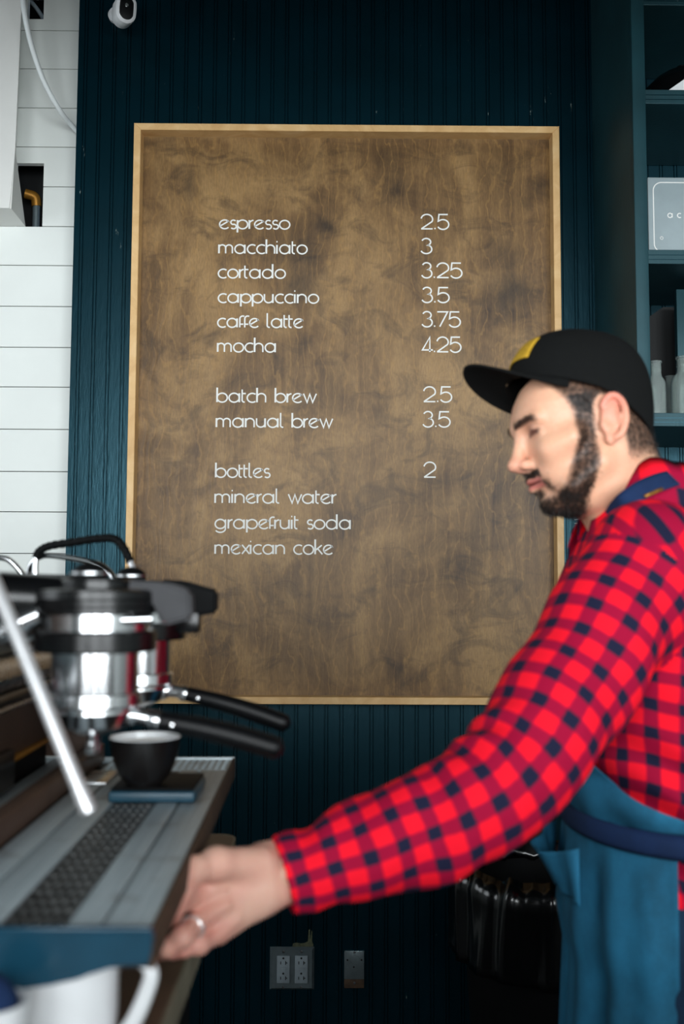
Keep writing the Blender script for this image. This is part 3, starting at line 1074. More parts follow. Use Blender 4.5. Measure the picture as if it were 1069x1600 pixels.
# ------------------------------------------------------------------ plug with loose wires behind the man's chin
c = P(906, 830, 2.6)
plug = empty('wall_plug', (c[0], WALL_Y, c[2]), 'small white plug with thin wires on the dark wall beside the board', 'plug')
lathe('plug_body', [(0.006, 0), (0.014, 0.003), (0.017, 0.02), (0.016, 0.04), (0.009, 0.048)], (c[0] + 0.008, WALL_Y - 0.0005, c[2]), MT['cam_white'], plug, 24, (0, -1, 0))
for dy in (0, 6):
    tube('wire', smooth_path([P(898, 812 + dy, 2.63), P(915, 810 + dy, 2.61), P(935, 803 + dy * 1.3, 2.6), P(950, 800 + dy, 2.62), (c[0] + 0.02, WALL_Y - 0.02, c[2] + 0.005)], 24), 0.0009, MT['hose'], plug, 6)

# ------------------------------------------------------------------ bin with a black liner
c = P(845, 1362, 2.2)
binn = empty('waste_bin', (c[0], 2.2, 0), 'black bin with a shiny black liner folded over its rim, behind the apron', 'bin')
rim = c[2] - 0.02
lathe('bin_body', [(0.15, 0.001), (0.16, 0.01), (0.2, rim - 0.01), (0.205, rim), (0.19, rim), (0.155, 0.02), (0.01, 0.015)], (c[0] + 0.03, 2.2, 0), MT['black_matt'], binn, 40)
bm = bmesh.new()
rows = []
for k in range(14):
    row = []
    for i in range(121):
        a = 2 * math.pi * i / 120
        t = k / 13
        nz = math.sin(a * 17 + 1.3) * 0.5 + math.sin(a * 29 + 2.0 + t * 3) * 0.35 + math.sin(a * 7.3 + t * 5) * 0.4
        r = 0.208 + 0.010 * nz * min(1, t * 3 + .2) + (0.012 if t > 0.35 else 0.0) - (0.03 * (1 - t / 0.35) if t < 0.35 else 0)
        z = rim + 0.02 + 0.012 * nz * (1 - t) - max(0, t - 0.35) * 0.26 if t > 0.35 else rim + 0.005 + 0.05 * (t / 0.35) + 0.010 * nz
        row.append((c[0] + 0.03 + r * math.cos(a), 2.2 + r * math.sin(a), z))
    rows.append(row)
me = grid_mesh('bin_liner', rows, thick=0.001)
mesh_obj('bin_liner', me, MT['black_bag'], binn)

# ================================================================== counter and espresso machine
ZC = 0.946
CX = -0.1445
ctr = empty('counter', (-0.6, 0.9, 0.0), 'brown counter with an olive edge strip carrying the espresso machine', 'counter')
bm = bmesh.new()
yb_, yn = 1.545, 0.12
outl = [(-1.3, yn), (CX - 0.003, yn), (CX - 0.003, yb_ - 0.03)] + [(CX - 0.003 - 0.03 + 0.03 * math.cos(a), yb_ - 0.03 + 0.03 * math.sin(a)) for a in np.linspace(0, math.pi / 2, 8)[1:]] + [(-1.3, yb_)]
add_prism(bm, [(x, y, ZC - 0.034) for x, y in outl], (0, 0, 0.034))
bm_obj('worktop', bm, MT['counter'], ctr)
bm = bmesh.new()
edge = [(CX, yn), (CX, yb_ - 0.03)] + [(CX - 0.03 + 0.03 * math.cos(a), yb_ - 0.03 + 0.03 * math.sin(a)) for a in np.linspace(0, math.pi / 2, 8)[1:]] + [(-0.35, yb_)]
inner = [(CX - 0.003, yn), (CX - 0.003, yb_ - 0.03)] + [(CX - 0.033 + 0.03 * math.cos(a) , yb_ - 0.033 + 0.03 * math.sin(a)) for a in np.linspace(0, math.pi / 2, 8)[1:]] + [(-0.35, yb_ - 0.003)]
n = len(edge)
v = [[bm.verts.new((x, y, z)) for x, y in pts] for pts in (edge, inner) for z in (ZC - 0.034, ZC + 0.0006)]
for i in range(n - 1):
    for a, b in ((0, 1), (1, 3), (3, 2), (2, 0)):
        bm.faces.new([v[a][i], v[a][i + 1], v[b][i + 1], v[b][i]])
eo = bm_obj('edge_strip', bm, MT['counter_edge'], ctr)
eo['label'] = 'olive grey edge strip'
box('cabinet_body', (-1.28, yn + 0.02, 0.08), (CX - 0.06, yb_ - 0.06, ZC - 0.0345), MT['cabinet'], ctr)
box('kick_plate', (-1.25, yn + 0.04, 0.0), (CX - 0.12, yb_ - 0.1, 0.08), MT['cabinet'], ctr)

MRZ = math.radians(1.07)
mach = empty('espresso_machine', (-0.132, 0.759, ZC), 'two group espresso machine of chrome, black and brown standing on the counter', 'espresso machine', rz=MRZ)
MW = parent_world(mach)


def LW(x, y, z):
    """machine place (x right, y away, z height above the room floor) -> room"""
    return np.array(MW @ Vector((x, y, z - ZC)))


def mbox(name, lo, hi, mat, parent=None, bevel=0.0, segs=2):
    bm = bmesh.new()
    add_box(bm, (lo[0], lo[1], lo[2] - ZC), (hi[0], hi[1], hi[2] - ZC), bevel, segs)
    if parent is None:
        return bm_obj(name, bm, mat, mach, auto=35 if bevel else None, world_space=False)
    bm.transform(MW)
    return bm_obj(name, bm, mat, parent, auto=35 if bevel else None)


TZ = 1.065
YE = 0.752
# drain pan with its grooves showing between the top strips
pan = mbox('drip_tray', (-0.30, 0.008, TZ - 0.028), (-0.001, YE - 0.002, TZ - 0.007), MT['tray_dark'])
bm = bmesh.new()
for x0, x1 in ((-0.0405, -0.004), (-0.0685, -0.0435), (-0.1525, -0.1195), (-0.186, -0.1555), (-0.236, -0.212), (-0.268, -0.239)):
    add_box(bm, (x0, 0.008, TZ - 0.007 - ZC), (x1, 0.655 if x0 > -0.19 else 0.745, TZ - ZC), 0.0012)
bm.transform(MW)
bm_obj('top_strips', bm, MT['tray'], pan, auto=35)
bm = bmesh.new()
for x in (-0.042, -0.1540, -0.2375):
    add_box(bm, (x - 0.0013, 0.01, TZ - 0.0072 - ZC), (x + 0.0013, 0.65, TZ - 0.0045 - ZC))
bm.transform(MW)
bm_obj('groove', bm, MT['slot'], pan)


def grille(name, x0, x1, y0, y1, nx, ny, bw, mat):
    bm = bmesh.new()
    z0, z1 = TZ - 0.0045 - ZC, TZ - 0.0008 - ZC
    for i in range(nx + 1):
        x = x0 + (x1 - x0) * i / nx
        add_box(bm, (x - bw / 2, y0, z0), (x + bw / 2, y1, z1))
    for j in range(ny + 1):
        y = y0 + (y1 - y0) * j / ny
        add_box(bm, (x0, y - bw * 0.8, z0 + 0.0002), (x1, y + bw * 0.8, z1 - 0.0002))
    bm.transform(MW)
    return bm_obj(name, bm, mat, pan)


MT['grille'] = simple('coffee_stained_grille', srgb(96, 98, 98), 0.4, 0.6, var=0.4, vscale=60)
grille('grille', -0.1165, -0.0715, 0.012, 0.652, 5, 27, 0.0034, MT['grille'])
grille('rear_grille', -0.178, -0.006, 0.664, 0.742, 18, 5, 0.0032, MT['tray'])
mbox('rim', (-0.30, YE - 0.004, TZ - 0.028), (0.0, YE, TZ + 0.002), MT['tray'], pan, 0.001)
mbox('rim', (-0.0035, 0.004, TZ - 0.028), (0.0, YE, TZ + 0.001), MT['rust'], pan, 0.0008)
rl = mbox('rail', (-0.211, 0.215, TZ - 0.002), (-0.190, 0.735, TZ + 0.025), MT['brown_panel'], pan, 0.002)
mbox('rail_end', (-0.213, 0.004, TZ - 0.002), (-0.189, 0.2145, TZ + 0.023), MT['black'], pan, 0.002)
mbox('drain_plate', (-0.186, 0.55, TZ + 0.0005), (-0.150, 0.64, TZ + 0.003), MT['steel'], pan, 0.001)

# blue end panel towards the camera, with its swept lower edge
DP = 0.757
pts = [(236, 1450), (240, 1458), (236, 1490), (231, 1509), (184, 1509), (164, 1512), (145, 1521), (120, 1531), (80, 1539), (30, 1546), (-80, 1549), (-80, 1450)]
bm = bmesh.new()
add_prism(bm, [P(a, b, DP) for a, b in pts], (0, 0.006, 0))
bmesh.ops.bevel(bm, geom=bm.edges[:], offset=0.0012, segments=2, affect='EDGES')
bm_obj('end_panel', bm, MT['blue_panel'], mach, auto=35)
a, b = P(-80, 1456, DP - 0.001), P(236, 1449, DP - 0.001)
bm = bmesh.new()
add_box(bm, (a[0], DP - 0.003, a[2]), (b[0], DP + 0.004, b[2]), 0.001)
bm_obj('end_trim', bm, MT['blue_panel'], mach, auto=35)

# body behind the groups
BX = -0.268
mbox('body_panel', (-0.62, 0.01, 1.10), (BX, 0.742, 1.312), MT['brown_panel'], None, 0.006)
mbox('base', (-0.60, 0.015, 0.985), (-0.275, 0.735, 1.0995), MT['black_matt'], None, 0.004)
mbox('ledge', (BX, 0.10, TZ + 0.006), (BX + 0.014, 0.51, 1.118), MT['black'], None, 0.003)
mbox('end_cheek', (-0.34, 0.7425, TZ + 0.004), (-0.205, 0.7515, 1.185), MT['brown_panel'], None, 0.002)
mbox('ledge_edge', (BX - 0.002, 0.505, 1.098), (BX + 0.008, 0.742, 1.103), MT['brass'], None, 0.001)
mbox('top_rail', (-0.63, 0.005, 1.3125), (BX + 0.006, 0.752, 1.324), MT['black'], None, 0.0055, 3)
c0, c1 = LW(BX, 0.02, 1.212), LW(BX, 0.735, 1.212)
bm = bmesh.new()
add_tube(bm, [c0, c1], 0.022, 28)
bm_obj('chrome_band', bm, MT['steel'], mach, auto=50)
bm = bmesh.new()
add_tube(bm, [LW(BX - 0.006, 0.02, 1.249), LW(BX - 0.006, 0.735, 1.249)], 0.016, 20)
bm_obj('upper_bar', bm, MT['outlet_steel'], mach, auto=50)
bm = bmesh.new()
add_tube(bm, [LW(BX, 0.02, 1.180), LW(BX, 0.735, 1.180)], 0.0105, 20)
bm_obj('lower_bar', bm, MT['black'], mach, auto=50)
bm = bmesh.new()
add_tube(bm, [LW(BX, 0.02, 1.166), LW(BX, 0.735, 1.166)], 0.0045, 12)
bm_obj('thin_bar', bm, MT['steel'], mach, auto=50)
q = P(21, 1135, 1.215)
bm = bmesh.new()
y_i = (Vector((q[0], q[1], 0)) - mach.location).y
mbox('indicator_strip', (BX, y_i - 0.006, 1.130), (BX + 0.003, y_i + 0.006, 1.160), MT['porcelain'], None, 0.001)
for sx in (-0.56, -0.16):
    for sy in (0.1, 0.66):
        lathe('foot', [(0.016, 0.0005), (0.018, 0.004), (0.014, 0.012), (0.014, 0.095)], LW(sx, sy, ZC), MT['black_matt'], mach, 20)

# groups
GX = P(150, 1000, 1.0)[0]


def zz(y, d=1.0):
    return 1.32 - (y - 917.0) / F_PX * d


def make_group(gy):
    gx = GX - 0.0187 * (gy - 1.0)
    o = (gx, gy, 0)
    g = lathe('group_head', [(0.040, zz(1017)), (0.0423, zz(1017)), (0.0423, zz(1079)), (0.0455, zz(1081)), (0.0460, zz(1098)), (0.043, zz(1102)), (0.030, zz(1102))][::-1], o, MT['chrome'], mach, 64)
    lathe('lower_ring', [(0.03, zz(1017)), (0.0575, zz(1017)), (0.0595, zz(1014)), (0.0595, zz(988)), (0.0575, zz(985)), (0.03, zz(985))], o, MT['black'], g, 64)
    lathe('band', [(0.03, zz(986)), (0.0515, zz(986)), (0.0515, zz(959)), (0.03, zz(959))], o, MT['chrome'], g, 64)
    lathe('upper_ring', [(0.03, zz(960)), (0.0575, zz(960)), (0.0595, zz(957)), (0.0595, zz(950)), (0.0583, zz(948.5)), (0.0595, zz(947)), (0.0595, zz(940)), (0.0583, zz(938.5)), (0.0595, zz(937)), (0.0585, zz(925)), (0.055, zz(922)), (0.02, zz(921))], o, MT['black'], g, 64)
    lathe('cap_disc', [(0.02, zz(922)), (0.036, zz(921)), (0.036, zz(909)), (0.033, zz(906)), (0.01, zz(905))], o, MT['black'], g, 48)
    kx = (gx - 0.0075, gy, 0)
    lathe('dome_knob', [(0.0175, zz(906)), (0.0175, zz(898))] + [(0.0175 * math.cos(a), zz(898) + 0.0115 * math.sin(a)) for a in np.linspace(0.1, 1.5, 8)], kx, MT['black_matt'], g, 32)
    lathe('dome_ring', [(0.0178, zz(899)), (0.0190, zz(899)), (0.0190, zz(896)), (0.0178, zz(896))], kx, MT['steel'], g, 32)
    # arm back to the body
    bm = bmesh.new()
    add_tube(bm, [(gx - 0.03, gy, zz(940)), (gx - 0.09, gy + 0.002, zz(936)), (gx - 0.17, gy + 0.003, zz(945))], [0.024, 0.026, 0.034], 24)
    bm_obj('group_arm', bm, MT['black'], g, auto=50)
    bm = bmesh.new()
    add_tube(bm, smooth_path([(gx - 0.05, gy - 0.02, zz(960)), (gx - 0.085, gy - 0.02, zz(985)), (gx - 0.12, gy - 0.01, zz(1010)), (gx - 0.165, gy, zz(1012))], 14), 0.012, 16)
    bm_obj('water_pipe', bm, MT['chrome'], g, auto=50)
    # temperature screw and side spout (bright bits at the right)
    bm = bmesh.new()
    add_tube(bm, [(gx + 0.03, gy - 0.035, zz(968)), (gx + 0.062, gy - 0.035, zz(966))], 0.0045, 14)
    bm_obj('side_pin', bm, MT['chrome'], g, auto=50)
    return g


make_group(1.0)
make_group(1.225)

# paddles
def paddle(d, top, mat, label):
    """top: outline (px, py) seen from the side at distance d."""
    bm = bmesh.new()
    add_prism(bm, [P(a, b, d - 0.014) for a, b in top], (0, 0.028, 0))
    bmesh.ops.bevel(bm, geom=bm.edges[:], offset=0.0035, segments=3, affect='EDGES')
    o = bm_obj('paddle', bm, mat, mach, auto=35)
    o['label'] = label
    return o


pd = paddle(1.0, [(196, 906), (242, 909), (272, 913), (297, 924), (299, 966), (254, 978), (241, 955), (236, 930), (196, 924)], MT['grey_plastic'], 'dark grey brew paddle')
paddle(1.225, [(250, 905), (285, 907), (338, 922), (337, 958), (285, 967), (262, 950), (250, 925)], MT['black_matt'], 'black brew paddle')
mbox('paddle_block', (-0.052, 0.445, zz(988, 1.225)), (-0.022, 0.480, zz(955, 1.225)), MT['black'], None, 0.003)

# steam wand towards the camera
wp = [P(-175, 905, 1.0), P(-120, 860, 0.93), P(-60, 835, 0.86), P(-22, 880, 0.83), P(2, 935, 0.82), P(60, 1075, 0.80), P(122, 1228, 0.78)]
wd = tube('steam_wand', smooth_path(wp[:4], 16)[:-1] + smooth_path(wp[3:], 24), 0.0056, MT['wand'], mach, 18)
tube('wand_tip', [P(120, 1222, 0.78), P(134, 1256, 0.776), P(139, 1268, 0.775), P(140.5, 1272, 0.775)], [0.0058, 0.0066, 0.0062, 0.003], MT['wand'], wd, 18)

# tubes standing on the machine top
tube('water_tube', smooth_path([P(46, 918, 1.47), P(45, 895, 1.47), P(52, 878, 1.465), P(70, 868, 1.46), P(110, 872, 1.45), P(145, 879, 1.44), P(165, 888, 1.43), P(178, 905, 1.42), P(184, 930, 1.42)], 40), 0.0043, MT['chrome'], mach, 14)
tube('water_tube', smooth_path([P(-50, 885, 1.47), P(-20, 873, 1.47), P(5, 872, 1.47), P(20, 880, 1.47), P(36, 898, 1.47), P(46, 906, 1.47)], 30), 0.0043, MT['chrome'], mach, 14)
bh = smooth_path([P(56, 872, 1.45), P(62, 861, 1.45), P(78, 853, 1.445), P(110, 848, 1.43), P(150, 842, 1.41), P(178, 842, 1.40), P(193, 856, 1.395), P(204, 878, 1.39)], 90)
rad = [0.0052 + 0.0011 * abs(math.sin(i * math.pi * 0.22)) for i in range(len(bh))]
wb2 = tube('hot_water_tube', [P(203, 875, 1.391), P(210, 892, 1.385), P(218, 910, 1.38), P(222, 930, 1.378)], 0.0042, MT['wand'], mach, 14)
sl = tube('braided_sleeve', bh, rad, MT['black_matt'], wb2, 14)
tube('tube_riser', [P(56, 918, 1.45), P(56, 905, 1.45), P(55, 888, 1.45), P(56, 870, 1.45)], [0.0055, 0.0052, 0.0042, 0.0042], MT['chrome'], wb2, 14)


def make_portafilter(d, h0, h1, label):
    gx = GX - 0.0187 * (d - 1.0)
    z_top = zz(1103)
    r = empty('portafilter', (gx, d, z_top), label, 'portafilter', 'portafilters in the espresso machine')
    lathe('basket_holder', [(0.0375, z_top + 0.0005), (0.0385, z_top - 0.004), (0.036, z_top - 0.010), (0.032, z_top - 0.018), (0.022, z_top - 0.024), (0.006, z_top - 0.027)], (gx, d, 0), MT['chrome'], r, 48)
    a, b = np.array(P(h0[0], h0[1], d)), np.array(P(h1[0], h1[1], d))
    t = (b - a) / np.linalg.norm(b - a)
    st = np.array([gx + 0.030, d, z_top - 0.009])
    tube('neck', smooth_path([st, st * 0.5 + (a - t * 0.012) * 0.5 + np.array([0, 0, 0.001]), a - t * 0.008, a + t * 0.004], 14), [0.0095] * 5 + [0.0078] * 6 + [0.0085] * 4, MT['chrome'], r, 20)
    n = 24
    L = np.linalg.norm(b - a)
    pts, rd = [], []
    for i in range(n + 1):
        u = i / n
        pts.append(a + t * L * u + np.array([0, 0, 0.003 * math.sin(u * math.pi)]))
        base = 0.0088 + 0.0024 * math.sin(min(1, u * 1.15) * math.pi * 0.62)
        if u > 0.93:
            base *= math.sqrt(max(0.05, 1 - ((u - 0.93) / 0.07) ** 2 * 0.92))
        rd.append(base)
    h = tube('handle', pts, rd, MT['handle'], r, 24)
    lathe('handle_collar', [(0.0092, -0.003), (0.0098, 0), (0.0092, 0.004)], a, MT['chrome'], h, 24, tuple(t))
    q = a + t * L * 0.14 + np.array([0, -0.0098, 0])
    lathe('handle_pin', [(0.002, 0), (0.002, 0.0012), (0.0005, 0.0016)], q, MT['chrome'], h, 12, (0, -1, 0))
    bm = bmesh.new()
    for s in (-1, 1):
        add_tube(bm, smooth_path([(gx, d, z_top - 0.024), (gx, d + s * 0.008, z_top - 0.033), (gx, d + s * 0.013, z_top - 0.043)], 8), 0.0055, 14)
    bm_obj('spout', bm, MT['chrome'], r, auto=50)
    return r


make_portafilter(1.0, (243, 1125), (443, 1173), 'black handled portafilter locked in the nearer group, its handle the lower of the two')
make_portafilter(1.225, (287, 1083), (454, 1134), 'black handled portafilter locked in the farther group, its handle the upper of the two')

# ------------------------------------------------------------------ scale and cup on the tray
s0, s1 = PZ(168, 1255.5, TZ), PZ(304, 1255.5, TZ)
sc_ = empty('coffee_scale', ((s0[0] + s1[0]) / 2, s0[1] + 0.052, TZ), 'small flat dark teal coffee scale lying on the drip tray under the black cup', 'scale')
box('scale_base', (s0[0], s0[1], TZ + 0.0008), (s1[0], s0[1] + 0.104, TZ + 0.0135), MT['scale'], sc_, 0.003, 3)
box('weighing_plate', (s0[0] + 0.002, s0[1] + 0.002, TZ + 0.014), (s1[0] - 0.002, s0[1] + 0.102, TZ + 0.0172), MT['black_matt'], sc_, 0.0015)
STZ = TZ + 0.0175
cc = P(227, 1150, 1.222)
hcup = cc[2] - STZ
cup = empty('coffee_cup', (cc[0], 1.222, STZ), 'black stoneware coffee cup with a white inside standing on the scale under the group', 'cup')
R_ = 0.0425
outer = [(0.021, 0.0004), (0.0225, 0.003), (0.0235, 0.004), (0.031, hcup * 0.22), (0.0375, hcup * 0.5), (0.041, hcup * 0.8), (R_, hcup - 0.001)]
inner = [(R_ - 0.0008, hcup), (R_ - 0.003, hcup - 0.001), (0.037, hcup * 0.75), (0.033, hcup * 0.5), (0.02, hcup * 0.2), (0.003, hcup * 0.15)]
bd = lathe('cup_body', outer, (cc[0], 1.222, STZ), MT['black_cup'], cup, 64, cap=False)
lathe('cup_inside', [(R_, hcup - 0.001)] + inner, (cc[0], 1.222, STZ), MT['porcelain'], cup, 64, cap=False)['label'] = 'white glazed inside'
bm = bmesh.new()
add_lathe(bm, [(0.021, 0.0004), (0.003, 0.0004)], (cc[0], 1.222, STZ), 64)
bm_obj('cup_foot', bm, MT['black_cup'], cup)
lathe('drink', [(0.0392, hcup * 0.86), (0.002, hcup * 0.862)], (cc[0], 1.222, STZ), MT['crema'], cup, 48, cap=False)
hx = [(cc[0] - 0.012, 1.222 + 0.039, STZ + hcup * 0.78), (cc[0] - 0.018, 1.222 + 0.060, STZ + hcup * 0.74), (cc[0] - 0.018, 1.222 + 0.062, STZ + hcup * 0.42), (cc[0] - 0.010, 1.222 + 0.034, STZ + hcup * 0.3)]
tube('cup_handle', smooth_path(hx, 16), 0.0045, MT['black_cup'], cup, 12)

# ------------------------------------------------------------------ mugs on the counter under the near end
def make_mug(px, d, rad, h, label, first=None):
    x = P(px, 1560, d)[0]
    m = empty('mug', (x, d, ZC), label, 'mug')
    prof = [(rad * 0.80, 0.0005), (rad * 0.86, 0.002), (rad * 0.96, 0.012), (rad, h * 0.45), (rad, h - 0.001), (rad - 0.001, h), (rad - 0.003, h - 0.0015), (rad - 0.0035, h * 0.4), (rad * 0.8, 0.008), (0.002, 0.006)]
    lathe('mug_body', prof, (x, d, ZC), MT['porcelain'], m, 64)
    return m, x


m1, mx = make_mug(107, 0.815, 0.0385, 0.083, 'white mug on the counter just below the near end of the espresso machine')
hp = [(mx + 0.036, 0.81, ZC + 0.0795), (mx + 0.054, 0.805, ZC + 0.084), (mx + 0.0670, 0.80, ZC + 0.077), (mx + 0.0640, 0.80, ZC + 0.060), (mx + 0.052, 0.80, ZC + 0.034), (mx + 0.036, 0.805, ZC + 0.018)]
bm = bmesh.new()
add_tube(bm, smooth_path(hp, 30), [0.0055 + 0.0022 * abs(i / 30 - 0.25) for i in range(31)], 16)
bm_obj('mug_handle', bm, MT['porcelain'], m1, auto=60)
x2 = P(-12, 1560, 0.72)[0]
m2 = empty('bowl', (x2, 0.72, ZC), 'white bowl holding a blue cloth, cut off by the left edge below the machine', 'bowl')
hb = P(10, 1583, 0.70)[2] - ZC
lathe('bowl_body', [(0.015, 0.0005), (0.018, 0.003), (0.021, hb * 0.5), (0.0245, hb), (0.0225, hb), (0.019, hb * 0.5), (0.002, 0.006)], (x2, 0.72, ZC), MT['porcelain'], m2, 48)
bm = bmesh.new()
add_lathe(bm, [(0.0205, hb * 0.8), (0.017, hb * 1.05), (0.009, hb * 1.17), (0.002, hb * 1.2)], (x2, 0.72, ZC), 32)
for vtx in bm.verts:
    vtx.co.z += 0.002 * math.sin(vtx.co.x * 700) * math.cos(vtx.co.y * 600)
tag(bm_obj('cloth', bm, MT['navy'], smooth=True), 'blue cloth bundled inside the white bowl at the left edge', 'cloth')

# ================================================================== the man
# --- volumes: signed distances on a grid, blended smoothly, then surfaced
class Vol:
    def __init__(self, lo, hi, h):
        self.lo, self.h = np.array(lo, float), h
        self.n = np.ceil((np.array(hi) - self.lo) / h).astype(int) + 1
        self.a = np.full(self.n, 1.0, np.float32)

    def block(self, lo, hi):
        i0 = np.clip(np.floor((np.array(lo) - self.lo) / self.h).astype(int), 0, self.n)
        i1 = np.clip(np.ceil((np.array(hi) - self.lo) / self.h).astype(int) + 1, 0, self.n)
        sl = tuple(slice(a, b) for a, b in zip(i0, i1))
        g = [self.lo[k] + self.h * np.arange(i0[k], i1[k], dtype=np.float32) for k in range(3)]
        return sl, np.stack(np.meshgrid(*g, indexing='ij'), -1)

    def add(self, fn, lo, hi, k=0.01, op='u'):
        m = max(k, 3 * self.h)
        sl, p = self.block(np.array(lo) - m, np.array(hi) + m)
        if p.size == 0:
            return
        d = fn(p).astype(np.float32)
        a = self.a[sl]
        if op == 'u':
            hh = np.clip(0.5 + 0.5 * (a - d) / k, 0, 1)
            self.a[sl] = a * (1 - hh) + d * hh - k * hh * (1 - hh)
        else:
            hh = np.clip(0.5 + 0.5 * (-d - a) / k, 0, 1)
            self.a[sl] = a * (1 - hh) - d * hh + k * hh * (1 - hh)

    def cap(self, a, b, ra, rb=None, k=0.01, op='u'):
        a, b = np.array(a, float), np.array(b, float)
        rb = ra if rb is None else rb
        ab = b - a
        L2 = max(float(ab @ ab), 1e-12)

        def fn(p):
            t = np.clip(((p - a) @ ab) / L2, 0, 1)
            return np.linalg.norm(p - a - t[..., None] * ab, axis=-1) - (ra + (rb - ra) * t)
        r = max(ra, rb)
        self.add(fn, np.minimum(a, b) - r, np.maximum(a, b) + r, k, op)

    def chain(self, pts, rads, k=0.008):
        for i in range(len(pts) - 1):
            self.cap(pts[i], pts[i + 1], rads[i], rads[i + 1], k)

    def ell(self, c, axes, radii, k=0.01, op='u'):
        """Ellipsoid: axes rows are unit vectors."""
        c, A, R = np.array(c, float), np.array(axes, float), np.array(radii, float)

        def fn(p):
            q = (p - c) @ A.T / R
            k0 = np.linalg.norm(q, axis=-1)
            k1 = np.linalg.norm(q / R, axis=-1)
            return k0 * (k0 - 1) / np.maximum(k1, 1e-9)
        m = R.max()
        self.add(fn, c - m, c + m, k, op)

    def mesh(self):
        """Naive surface nets."""
        a = self.a
        neg = a < 0
        n = np.array(a.shape)
        acc = {}
        cell_ids, pos_sum = [], []
        quads = []
        stride = np.array([n[1] * n[2], n[2], 1])
        for ax in range(3):
            s0 = [slice(None)] * 3
            s1 = [slice(None)] * 3
            s0[ax], s1[ax] = slice(0, -1), slice(1, None)
            A, B = neg[tuple(s0)], neg[tuple(s1)]
            idx = np.argwhere(A != B)
            o1, o2 = (ax + 1) % 3, (ax + 2) % 3
            ok = (idx[:, o1] > 0) & (idx[:, o2] > 0) & (idx[:, o1] < n[o1] - 1) & (idx[:, o2] < n[o2] - 1)
            idx = idx[ok]
            i2 = idx.copy()
            i2[:, ax] += 1
            va, vb = a[tuple(idx.T)], a[tuple(i2.T)]
            t = va / (va - vb)
            p = idx.astype(float)
            p[:, ax] += t
            cells = []
            for d1, d2 in ((-1, -1), (0, -1), (0, 0), (-1, 0)):
                c = idx.copy()
                c[:, o1] += d1
                c[:, o2] += d2
                cid = c @ stride
                cells.append(cid)
                cell_ids.append(cid)
                pos_sum.append(p)
            q = np.stack(cells, 1)
            flip = ~neg[tuple(idx.T)]
            q[flip] = q[flip][:, ::-1]
            quads.append(q)
        ids = np.concatenate(cell_ids)
        ps = np.concatenate(pos_sum)
        u, inv = np.unique(ids, return_inverse=True)
        cnt = np.bincount(inv, minlength=len(u))
        v = np.stack([np.bincount(inv, ps[:, k], len(u)) / cnt for k in range(3)], 1)
        q = np.concatenate(quads)
        qi = np.searchsorted(u, q)
        return self.lo + v * self.h, qi


def np_mesh(name, v, q):
    me = bpy.data.meshes.new(name)
    me.vertices.add(len(v))
    me.vertices.foreach_set('co', np.asarray(v, np.float32).ravel())
    me.loops.add(q.size)
    me.loops.foreach_set('vertex_index', q.astype(np.int32).ravel())
    me.polygons.add(len(q))
    me.polygons.foreach_set('loop_start', np.arange(0, q.size, q.shape[1], dtype=np.int32))
    me.polygons.foreach_set('loop_total', np.full(len(q), q.shape[1], np.int32))
    me.update(calc_edges=True)
    me.validate()
    me.polygons.foreach_set('use_smooth', [True] * len(me.polygons))
    return me


def wob(p, f, seed=0.0):
    """Cheap smooth noise from bent sines."""
    x, y, z = p[..., 0] * f, p[..., 1] * f, p[..., 2] * f
    return (np.sin(x * 1.7 + 1.3 * np.sin(z * 1.1 + seed) + seed) + np.sin(y * 1.9 + 1.2 * np.sin(x * 0.9 + 2.1 + seed)) + np.sin(z * 1.5 + 1.4 * np.sin(y * 1.2 + 4 + seed))) / 3


# --- head frame: F to the face, S to the man's left (towards the camera), U up
HYAW, HPIT, HROL = math.radians(9), math.radians(12), math.radians(8)
cph, sph = math.cos(HYAW), math.sin(HYAW)
Fh = np.array([-cph, -sph, 0.0])
Sv = np.array([sph, -cph, 0.0])
Zv = np.array([0, 0, 1.0])
Fv = Fh * math.cos(HPIT) - Zv * math.sin(HPIT)
Uv = Zv * math.cos(HPIT) + Fh * math.sin(HPIT)
# the head leans a little away from the camera
Sv, Uv = Sv * math.cos(HROL) + Uv * math.sin(HROL), Uv * math.cos(HROL) - Sv * math.sin(HROL)
EAR = P(942, 668, 1.325)
HO = EAR - Sv * 0.067
HA = np.stack([Fv, Sv, Uv])
HS = 0.95


def H(f, s, u):
    return HO + (Fv * f + Sv * s + Uv * u) * HS


U_T = [-.112, -.106, -.100, -.090, -.080, -.068, -.056, -.046, -.036, -.026, -.010, .010, .022, .035, .055, .075, .095, .110, .120, .128]
F_T = [.005, .036, .058, .0725, .0800, .0835, .0905, .0940, .0945, .0935, .0925, .0925, .0950, .1000, .0985, .0890, .0740, .0520, .0300, .002]
B_T = [-.01, -.02, -.03, -.045, -.055, -.064, -.071, -.077, -.083, -.088, -.093, -.097, -.0985, -.0985, -.096, -.090, -.078, -.060, -.040, -.012]
W_T = [.015, .030, .040, .049, .054, .0585, .062, .0645, .0665, .068, .0695, .0715, .0725, .0735, .0745, .0720, .0620, .0470, .0310, .006]
UG = np.linspace(U_T[0], U_T[-1], 241)


def sm(t):
    y = np.interp(UG, U_T, t)
    kk = np.hanning(13)
    kk /= kk.sum()
    return np.convolve(np.pad(y, 6, 'edge'), kk, 'valid')


FG, BG, WG = sm(F_T), sm(B_T), sm(W_T)


